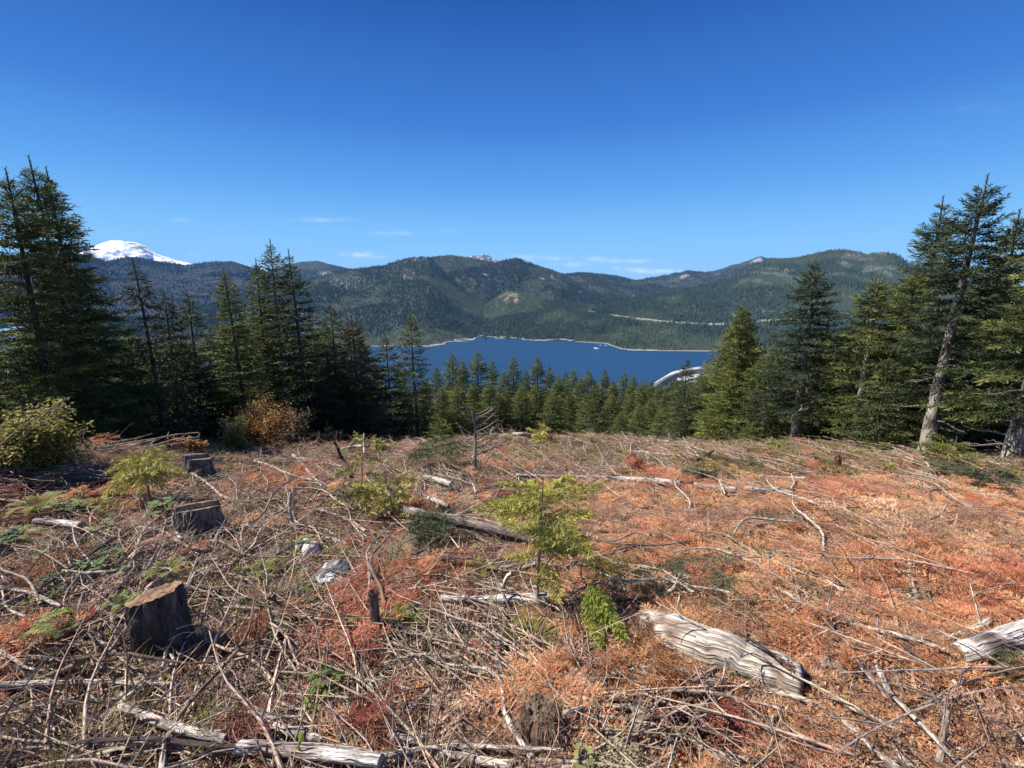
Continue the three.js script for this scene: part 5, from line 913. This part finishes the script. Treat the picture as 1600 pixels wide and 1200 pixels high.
// bushes: stems with many small leaves
function bush(label, px, py, w, h, cols, o = {}) {
  const f = at(px, py), k = f.t / FPX, W = w * k / 2, Hh = h * k, rg = mulberry(px + 3), t = thing('bush', label, 'bush', f.p.clone().add(V(0, -0.05, 0))), b = new MB(), n = o.stems ?? 11;
  for (let i = 0; i < n; i++) {
    const a = i / n * 6.283 + rg(), sp = 1.25 * Math.pow(rg(), 0.6), hh = Hh * (0.35 + 0.65 * rg()) * (1 - 0.15 * sp), e = V(Math.cos(a) * W * sp, hh, Math.sin(a) * W * 0.7 * sp), q = curve([V(Math.cos(a) * 0.06, 0, Math.sin(a) * 0.06), V(e.x * 0.35, hh * 0.55, e.z * 0.35), e], 10);
    mesh('stem', tube(q, (s) => lerp(0.02, 0.005, s) * (o.thick ?? 1), 5, false), o.stemMat ?? M.brown, t);
    for (let j = 0; j < (o.leaves ?? 190); j++) {
      const s = (o.from ?? 0.25) + (1 - (o.from ?? 0.25)) * rg(), p = q[Math.min(10, Math.floor(s * 10))].clone().add(V((rg() - 0.5) * W * 0.5, (rg() - 0.5) * Hh * 0.2, (rg() - 0.5) * W * 0.5)), d = V(rg() - 0.5, (rg() - 0.6) * 0.8, rg() - 0.5).normalize(), c = cols[Math.floor(rg() * cols.length)], v = 0.7 + 0.6 * rg(), z = (o.leaf ?? 0.07) * (0.7 + 0.6 * rg());
      b.leaf(p, d, V(d.z, 0.2, -d.x).normalize(), V(0, 1, 0), z, z * 0.6, c.map((q) => q * v));
    }
  }
  mesh('foliage', b.build(), M.leaves, t);
  return t;
}
const ORANGE = [[0.42, 0.19, 0.04], [0.36, 0.14, 0.04], [0.48, 0.27, 0.06], [0.28, 0.12, 0.035], [0.36, 0.27, 0.05]], OLV = [[0.30, 0.28, 0.05], [0.38, 0.33, 0.065], [0.20, 0.20, 0.045], [0.42, 0.32, 0.07]], LIM = [[0.26, 0.28, 0.04], [0.34, 0.33, 0.06], [0.19, 0.22, 0.035]];
bush('large orange-brown autumn bush before the three close firs', 408, 700, 104, 100, ORANGE, { stems: 20, leaves: 340, leaf: 0.055 });
bush('yellow-green bush at the left foot of the large orange bush', 371, 711, 52, 74, LIM, { stems: 12, leaves: 260, leaf: 0.055 });
bush('small orange bush behind the farthest left stump', 302, 716, 50, 52, ORANGE, { stems: 10, leaves: 170 });
bush('dull brown thin bush at the right of the large orange bush', 462, 700, 50, 86, [[0.17, 0.1, 0.05], [0.2, 0.15, 0.05], [0.13, 0.08, 0.04]], { stems: 10, leaves: 90 });
bush('thin rusty bush below the dark firs near the lake view', 516, 698, 52, 46, [[0.22, 0.12, 0.05], [0.2, 0.15, 0.05]], { stems: 11, leaves: 70 });
bush('big olive-yellow shrub under the tall trees at far left', 62, 735, 135, 128, OLV, { stems: 24, leaves: 480, leaf: 0.055 });
bush('olive shrub cut by the left edge, below the big olive one', -12, 740, 90, 80, OLV, { stems: 14, leaves: 420, leaf: 0.055 });
bush('leafy lime shrub on the crest right of the upright white stick', 600, 706, 36, 30, LIM, { stems: 8, leaves: 110 });
bush('low orange-tinged bush at the left foot of the right stand', 1370, 712, 44, 24, [[0.2, 0.16, 0.04], [0.24, 0.13, 0.045], [0.15, 0.16, 0.04]], { stems: 10, leaves: 120 });
bush('yellow-green low bush beside the pale leaning trunk', 1350, 716, 40, 20, OLV, { stems: 9, leaves: 120 });
bush('yellow-olive low bush right of the small sapling', 1512, 730, 60, 22, OLV, { stems: 10, leaves: 130 });
bush('reddish low bush at the foot of the bare trunk on the right edge', 1560, 726, 52, 20, [[0.24, 0.12, 0.045], [0.18, 0.14, 0.04]], { stems: 10, leaves: 120 });
bush('bright green low bush at the foot of the blunt-topped fir', 1218, 706, 46, 24, LIM, { stems: 9, leaves: 120 });
for (const [pts, label] of [[[[-5, 700], [25, 675], [60, 650], [105, 622]], 'upper long bare stem arching through the olive shrub'], [[[0, 716], [30, 690], [62, 655], [92, 632]], 'lower long bare stem arching through the olive shrub']]) {
  const f = at(20, 728, 0.05), c = curve(pts.map(([x, y], i) => EYE.clone().addScaledVector(pixDir(x, y), f.t * (0.93 + 0.01 * i))), 16);
  tag(mesh('bare_stem', tube(c, (s) => lerp(0.012, 0.005, s), 6), TN), label, 'stem');
}
// ferns
function fern(label, px, py, size, o = {}) {
  const f = at(px, py, 0.06), L = size * 1.1 / FPX * f.t, rg = mulberry(px * 3 + py), t = thing('fern', label, 'fern', f.p), n = o.fronds ?? 6;
  for (let i = 0; i < n; i++) {
    const b = new MB(), a = (o.turn ?? 0) + i / n * 6.283 * (o.fan ?? 1) + rg() * 0.5, q = curve([V(0, 0, 0), V(Math.cos(a) * L * 0.4, L * 0.45, Math.sin(a) * L * 0.4), V(Math.cos(a) * L * 0.8, L * 0.5, Math.sin(a) * L * 0.8), V(Math.cos(a) * L * 1.05, L * 0.32, Math.sin(a) * L * 1.05)], 22);
    for (let j = 2; j <= 22; j++) { const s = j / 22, ax = q[j].clone().sub(q[j - 1]).normalize(), sd = V(ax.z, 0, -ax.x).normalize(), pl = L * 0.3 * Math.pow(1 - s, 0.8) * Math.min(1, s * 5) + L * 0.03, v = 0.75 + 0.5 * rg(), c = (o.color ?? [0.27, 0.34, 0.055]).map((x) => x * v); b.leaf(q[j - 1], ax, sd, V(0, 1, 0), L * 0.09, L * 0.02, c); for (const sg of [-1, 1]) { const d = sd.clone().multiplyScalar(sg).addScaledVector(ax, 0.45).add(V(0, -0.15 + 0.2 * (rg() - 0.5), 0)).normalize(); b.leaf(q[j], d, ax, V(0, 1, 0), pl, L * 0.055, c); b.leaf(q[j].clone().addScaledVector(d, pl * 0.35), d.clone().addScaledVector(ax, 0.6).normalize(), ax, V(0, 1, 0), pl * 0.35, L * 0.03, c); } }
    mesh('frond', b.build(), M.leaves, t);
  }
}
fern('single yellow-green fern frond lying left of the dark stump', 30, 1008, 62, { fronds: 2, fan: 0.12, turn: -0.75 });
fern('fern beside the orange top of the dark stump', 192, 948, 26);
fern('upper bright fern left of the boulders', 470, 862, 26, { fronds: 8 });
fern('lower bright fern left of the boulders', 412, 896, 26, { fronds: 7 });
fern('bright fern above the white boulder', 528, 868, 18, { fronds: 7 });
fern('small dull fern just below the darker boulder', 470, 928, 24, { color: [0.19, 0.25, 0.05] });
fern('lime fern at the left of the short cut log', 62, 800, 36, { fronds: 8, color: [0.3, 0.32, 0.07] });
fern('yellow-green fern at the left edge below the short cut log', 22, 852, 34, { fronds: 6, color: [0.26, 0.31, 0.06] });
fern('small lime fern right of the short cut log', 155, 790, 18, { fronds: 6 });
fern('lime clump of fern below the two-step stump', 262, 900, 30, { fronds: 8, color: [0.28, 0.3, 0.06] });
fern('yellow-green fern on the rust needles right of the dead trunk', 620, 968, 26, { fronds: 6, color: [0.25, 0.29, 0.05] });
fern('small yellow fern at the right of the sapling foot', 752, 895, 26, { fronds: 6, color: [0.29, 0.28, 0.05] });
// low leafy plants
function herb(label, px, py, size, col, n = 14) {
  const f = at(px, py, 0.05), L = size * 1.15 / FPX * f.t, rg = mulberry(px + py), t = thing('leafy_plant', label, 'plant', f.p), b = new MB(), gs = [];
  for (let i = 0; i < n; i++) { const a = i * 2.4, sp = 0.25 + 0.75 * rg(), e = V(Math.cos(a) * L * 0.6 * sp, L * (0.35 + 0.5 * rg()), Math.sin(a) * L * 0.6 * sp), d = V(Math.cos(a), 0.2 - 0.5 * rg(), Math.sin(a)).normalize(), v = 0.7 + 0.6 * rg(); gs.push(tube([V(0, 0, 0), e.clone().multiplyScalar(0.6), e], () => 0.0025, 3, false)); for (const r of [-0.9, 0, 0.9]) { const dd = d.clone().applyAxisAngle(V(0, 1, 0), r); b.leaf(e, dd, V(-dd.z, 0, dd.x), V(0, 1, 0), L * 0.34, L * 0.24, col.map((q) => q * v)); } }
  mesh('stems', mergeGeometries(gs), M.brown, t); mesh('foliage', b.build(), M.leaves, t);
}
herb('leafy green plant between the short cut log and yellow fern', 105, 803, 26, [0.13, 0.19, 0.035]);
herb('green leaves right of the short cut log', 165, 838, 22, [0.15, 0.2, 0.04]);
herb('dark green leaf cluster at the left edge', 8, 858, 34, [0.07, 0.13, 0.03], 18);
herb('round green leaf cluster below the long dark stick', 145, 893, 20, [0.13, 0.22, 0.05]);
herb('dark leaf cluster beside the round green one', 176, 882, 22, [0.08, 0.14, 0.03]);
herb('leaf cluster behind the dark stump, to its left', 180, 905, 18, [0.1, 0.19, 0.04]);
herb('green plant left of the two-step stump', 255, 806, 26, [0.13, 0.17, 0.03], 18);
herb('green leaf tuft on the left slope under the yellow hemlock', 78, 916, 18, [0.1, 0.16, 0.04]);
herb('pale leaf pair on the left slope near the orange litter', 78, 872, 18, [0.26, 0.3, 0.07], 6);
herb('green leaves on orange litter, left of the pale bottom log', 508, 1080, 30, [0.14, 0.19, 0.035], 16);
herb('single lime leaf clump right above the bottom log', 494, 1103, 22, [0.22, 0.27, 0.045], 8);
herb('dark green weed against the lit side of the big pale log', 1112, 1040, 26, [0.09, 0.15, 0.03], 22);
herb('second green weed lower along the big pale log', 1162, 1066, 26, [0.12, 0.17, 0.03], 22);
herb('green sprig on the white scarred log at the right edge', 1596, 1022, 18, [0.11, 0.17, 0.03], 16);
herb('lime leaves on the bottom edge below the rotten stump', 912, 1196, 26, [0.3, 0.33, 0.12], 8);
herb('bright lime sprig on the orange boughs', 938, 1052, 16, [0.36, 0.4, 0.04], 9);
{ // sprout of two leaves over the bottom log
  const f = at(470, 1196, 0.05), b = new MB(), t = thing('sprout', 'upright green sprout of two leaves before the thick bottom log', 'plant', f.p), k = f.t / FPX;
  mesh('stem', tube(curve([V(0, -0.03, 0), V(0, 20 * k, 0), V(2 * k, 45 * k, 0)], 8), () => 0.0018, 5), M.brown, t);
  b.leaf(V(0, 18 * k, 0), V(0.05, 1, 0.1).normalize(), V(1, 0, 0.3).normalize(), V(0, 0, 1), 24 * k, 13 * k, [0.28, 0.38, 0.05]); b.leaf(V(1 * k, 40 * k, 0), V(0.3, 1, -0.1).normalize(), V(0.9, -0.2, 0.4).normalize(), V(0, 0, 1), 24 * k, 13 * k, [0.3, 0.4, 0.05]);
  mesh('leaf', b.build(), M.leaves, t);
}
// tufts of grass that stand out
function grassClump(label, px, py, size, col, n = 5) {
  const f = at(px, py, 0), L = size / FPX * f.t, rg = mulberry(px), b = new MB();
  for (let i = 0; i < n * 22; i++) { const a = rg() * 6.28, sp = rg(), o = V(Math.cos(a) * L * 0.3 * sp, 0, Math.sin(a) * L * 0.3 * sp), l = L * (0.5 + 0.6 * rg()), d1 = V(Math.cos(a) * 0.35, 1, Math.sin(a) * 0.35).normalize(), d2 = V(Math.cos(a) * 1.1, 0.5, Math.sin(a) * 1.1).normalize(), sd = V(-Math.sin(a), 0, Math.cos(a)), w = 0.0028, m = o.clone().addScaledVector(d1, l * 0.6), e = m.clone().addScaledVector(d2, l * 0.5), v = 0.6 + 0.8 * rg(), c = col.map((q) => q * v); b.tri(o.clone().addScaledVector(sd, w), o.clone().addScaledVector(sd, -w), m.clone().addScaledVector(sd, w), c); b.tri(o.clone().addScaledVector(sd, -w), m.clone().addScaledVector(sd, -w), m.clone().addScaledVector(sd, w), c); b.tri(m.clone().addScaledVector(sd, w), m.clone().addScaledVector(sd, -w), e, c); }
  const m = mesh('grass_tuft', b.build(), M.leaves); m.position.copy(f.p); tag(m, label, 'grass tuft');
}
grassClump('bright green grass tuft at the foot of the sapling', 828, 1022, 62, [0.22, 0.25, 0.04], 9);
grassClump('green grass tuft left of the sapling foot', 762, 1036, 44, [0.17, 0.21, 0.045], 7);
grassClump('straw-green grass tuft lower left of the sapling', 698, 1074, 44, [0.27, 0.28, 0.07], 6);
grassClump('olive grass tuft beside the bow-shaped twig', 652, 1052, 40, [0.2, 0.21, 0.05], 6);
grassClump('bushy yellow grass tuft below the grey snag', 640, 990, 40, [0.27, 0.28, 0.05], 6);
grassClump('thin green grass beside the brown peeling branch', 712, 1010, 34, [0.18, 0.22, 0.05], 5);
grassClump('straw grass blades standing at the dark stump root', 305, 1058, 34, [0.36, 0.27, 0.17], 2);
// boughs with needles still on: green ones freshly cut, rust ones dead
function needleBough(label, px0, py0, px1, py1, o = {}) {
  const A = at(px0, py0, o.l0 ?? 0.08), B = at(px1, py1, o.l1 ?? 0.05), b = new MB(), rg = mulberry(Math.round(px0 + py0 * 3)), d = B.p.clone().sub(A.p), L = d.length(); d.normalize();
  const n = o.n ?? 3, t = thing(o.name ?? 'green_bough', label, 'bough', A.p, 0, o.group);
  const spr = { leaf: o.leaf ?? 0.02, droop: o.droop ?? 0.05, tipUp: 0.02, hang: o.hang ?? 0.1, bareTo: 0.03, twig: o.twig ?? 0.45, fine: 1, wide: o.wide ?? 1, color: o.color ?? [0.10, 0.12, 0.045], tip: o.tip ?? [0.17, 0.19, 0.08] };
  for (let i = 0; i < n; i++) spray(b, V((rg() - 0.5) * 0.06, 0.01 + 0.02 * i, (rg() - 0.5) * 0.06), d.clone().applyAxisAngle(V(0, 1, 0), (i - (n - 1) / 2) * (o.fan ?? 0.3)).add(V(0, 0.04 * i + (rg() - 0.5) * 0.1, 0)).normalize(), L * (0.8 + 0.3 * rg()), spr, rg);
  const q = curve([V(0, 0.012, 0), d.clone().multiplyScalar(L * 0.5).add(V(0, 0.02, 0)), d.clone().multiplyScalar(L * 0.9).add(V(0, -0.02, 0))], 8);
  mesh('stem', tube(q, (s) => lerp(0.008, 0.002, s), 5), o.stem ?? M.brown, t); mesh('needles', b.build(), M.needles, t);
}
const GB = { color: [0.13, 0.135, 0.07], tip: [0.26, 0.25, 0.15] };
needleBough('bright green hemlock bough hanging down right of the sapling', 922, 928, 962, 1022, { l0: 0.34, l1: 0.1, n: 5, fan: 0.12, twig: 0.26, leaf: 0.016, wide: 1.8, color: [0.30, 0.34, 0.045], tip: [0.50, 0.52, 0.08] });
needleBough('lime bough reaching right from the sapling above the dark hollow', 905, 885, 1000, 905, { l0: 0.3, l1: 0.25, n: 3, fan: 0.2, twig: 0.3, leaf: 0.02, color: [0.2, 0.2, 0.03], tip: [0.36, 0.35, 0.06] });
needleBough('left cut hemlock bough beside the forked horn', 1000, 890, 1075, 940, { ...GB, n: 4, leaf: 0.022 });
needleBough('upper cut hemlock bough behind the forked horn', 1040, 886, 1130, 915, { ...GB, n: 4, leaf: 0.022 });
needleBough('lower cut hemlock bough above the big pale log', 1060, 918, 1165, 955, { ...GB, n: 4, leaf: 0.022 });
needleBough('small cut hemlock bough below the pale sawn stump', 1175, 868, 1225, 882, { ...GB, n: 3, leaf: 0.024 });
needleBough('grey-green bough lying along the long pale branch', 1228, 920, 1300, 940, { ...GB, color: [0.17, 0.16, 0.11], tip: [0.28, 0.26, 0.19], n: 3, leaf: 0.024 });
needleBough('round dark green bough lying before the fallen dark trunk', 632, 832, 712, 846, { l0: 0.16, l1: 0.1, n: 6, fan: 0.22, leaf: 0.034, color: [0.075, 0.095, 0.04], tip: [0.14, 0.155, 0.07] });
needleBough('left curled green bough near the pale ribbed stump', 1520, 748, 1552, 758, { l0: 0.2, n: 5, fan: 0.4, leaf: 0.05, color: [0.09, 0.10, 0.05], tip: [0.19, 0.19, 0.1] });
needleBough('right curled green bough near the right edge', 1555, 746, 1598, 760, { l0: 0.2, n: 5, fan: 0.4, leaf: 0.05, color: [0.09, 0.10, 0.05], tip: [0.19, 0.19, 0.1] });
needleBough('green bough capping the left of the slash mound', 650, 704, 692, 714, { l0: 0.3, l1: 0.25, n: 5, fan: 0.3, leaf: 0.06, color: [0.11, 0.12, 0.05], tip: [0.2, 0.2, 0.1] });
needleBough('green bough capping the right of the slash mound', 690, 704, 735, 716, { l0: 0.35, l1: 0.25, n: 5, fan: 0.3, leaf: 0.06, color: [0.11, 0.12, 0.05], tip: [0.2, 0.2, 0.1] });
needleBough('dark green tuft of bough beside the far grey log', 1095, 746, 1122, 752, { l0: 0.15, n: 4, leaf: 0.05, color: [0.08, 0.1, 0.035], tip: [0.13, 0.15, 0.06] });
needleBough('olive bough on the right edge below the white scarred log', 1540, 1046, 1600, 1068, { ...GB, color: [0.15, 0.15, 0.06], n: 4, leaf: 0.02 });
needleBough('olive bough lying in rust needles beyond the pale sawn stump', 1180, 806, 1225, 826, { ...GB, n: 3, leaf: 0.035 });
const RB = { name: 'dead_bough', color: [0.40, 0.16, 0.07], tip: [0.56, 0.27, 0.12], n: 4, fan: 0.35, twig: 0.4, leaf: 0.017, hang: 0.3, stem: M.brown };
needleBough('drooping rust bough left of the hanging green bough', 898, 970, 910, 1020, { ...RB, l0: 0.16, n: 3, twig: 0.3 });
needleBough('wide rust bough below the hanging green bough, its left half', 900, 1030, 850, 1052, { ...RB, l0: 0.12 });
needleBough('wide rust bough below the hanging green bough, its right half', 955, 1022, 985, 1068, { ...RB, l0: 0.14 });
needleBough('bright orange bough before the left end of the big pale log', 985, 1018, 1060, 1012, { ...RB, l0: 0.12, color: [0.5, 0.23, 0.09], tip: [0.66, 0.36, 0.16] });
needleBough('bright orange bough heaped left of the hooked branch', 1010, 1050, 1085, 1075, { ...RB, l0: 0.14, n: 6, color: [0.52, 0.24, 0.10], tip: [0.68, 0.38, 0.17] });
needleBough('orange bough heaped on the left of the rust heap', 930, 1050, 975, 1085, { ...RB, l0: 0.12, n: 5 });
needleBough('upright orange spray at the end of the bare pale wood length', 1338, 1072, 1330, 1030, { ...RB, l0: 0.02, l1: 0.2, n: 3, twig: 0.3, color: [0.5, 0.2, 0.08] });
needleBough('red-brown bough at the bottom right, under the longest branch', 1110, 1135, 1195, 1190, { ...RB, n: 5, color: [0.36, 0.09, 0.06], tip: [0.5, 0.17, 0.11] });
needleBough('dark red needles heaped behind the thick bottom log', 540, 1150, 620, 1175, { ...RB, n: 6, fan: 0.4, color: [0.26, 0.07, 0.045], tip: [0.36, 0.12, 0.08], l0: 0.03 });
needleBough('dark red needles heaped left of the upright sprout', 330, 1160, 400, 1190, { ...RB, n: 5, fan: 0.4, color: [0.26, 0.07, 0.045], tip: [0.36, 0.12, 0.08], l0: 0.03 });
needleBough('orange needle heap right of the dark stump', 415, 970, 365, 1005, { ...RB, n: 6, fan: 0.45, l0: 0.05 });
needleBough('orange needle clump on the far left slope', 20, 902, 85, 915, { ...RB, n: 4, l0: 0.04, leaf: 0.022 });
needleBough('orange-brown dead bough in the rust needles at far right', 1410, 850, 1490, 872, { ...RB, n: 4, l0: 0.05, leaf: 0.026 });
needleBough('orange dead bough above the big pale log', 1205, 1000, 1290, 1022, { ...RB, n: 4, l0: 0.06 });
needleBough('orange dead bough right of the brown curved branch', 1480, 1080, 1560, 1110, { ...RB, n: 5, l0: 0.06 });
needleBough('red dead bough beside the dark charred block', 990, 732, 1015, 728, { ...RB, n: 4, l0: 0.12, leaf: 0.05, color: [0.42, 0.13, 0.07] });

needleBough('brown dead needles lying over the left of the rotten stump', 826, 1122, 800, 1160, { ...RB, l0: 0.1, n: 4, color: [0.27, 0.17, 0.11], tip: [0.38, 0.25, 0.16] });
needleBough('brown dead needles lying over the right of the rotten stump', 850, 1118, 885, 1165, { ...RB, l0: 0.12, n: 4, color: [0.27, 0.17, 0.11], tip: [0.38, 0.25, 0.16] });
needleBough('rust bough lying over the right end of the big pale log', 1215, 1030, 1235, 1085, { ...RB, l0: 0.2, l1: 0.06, n: 3, twig: 0.3 });
renderer.render(scene, camera);
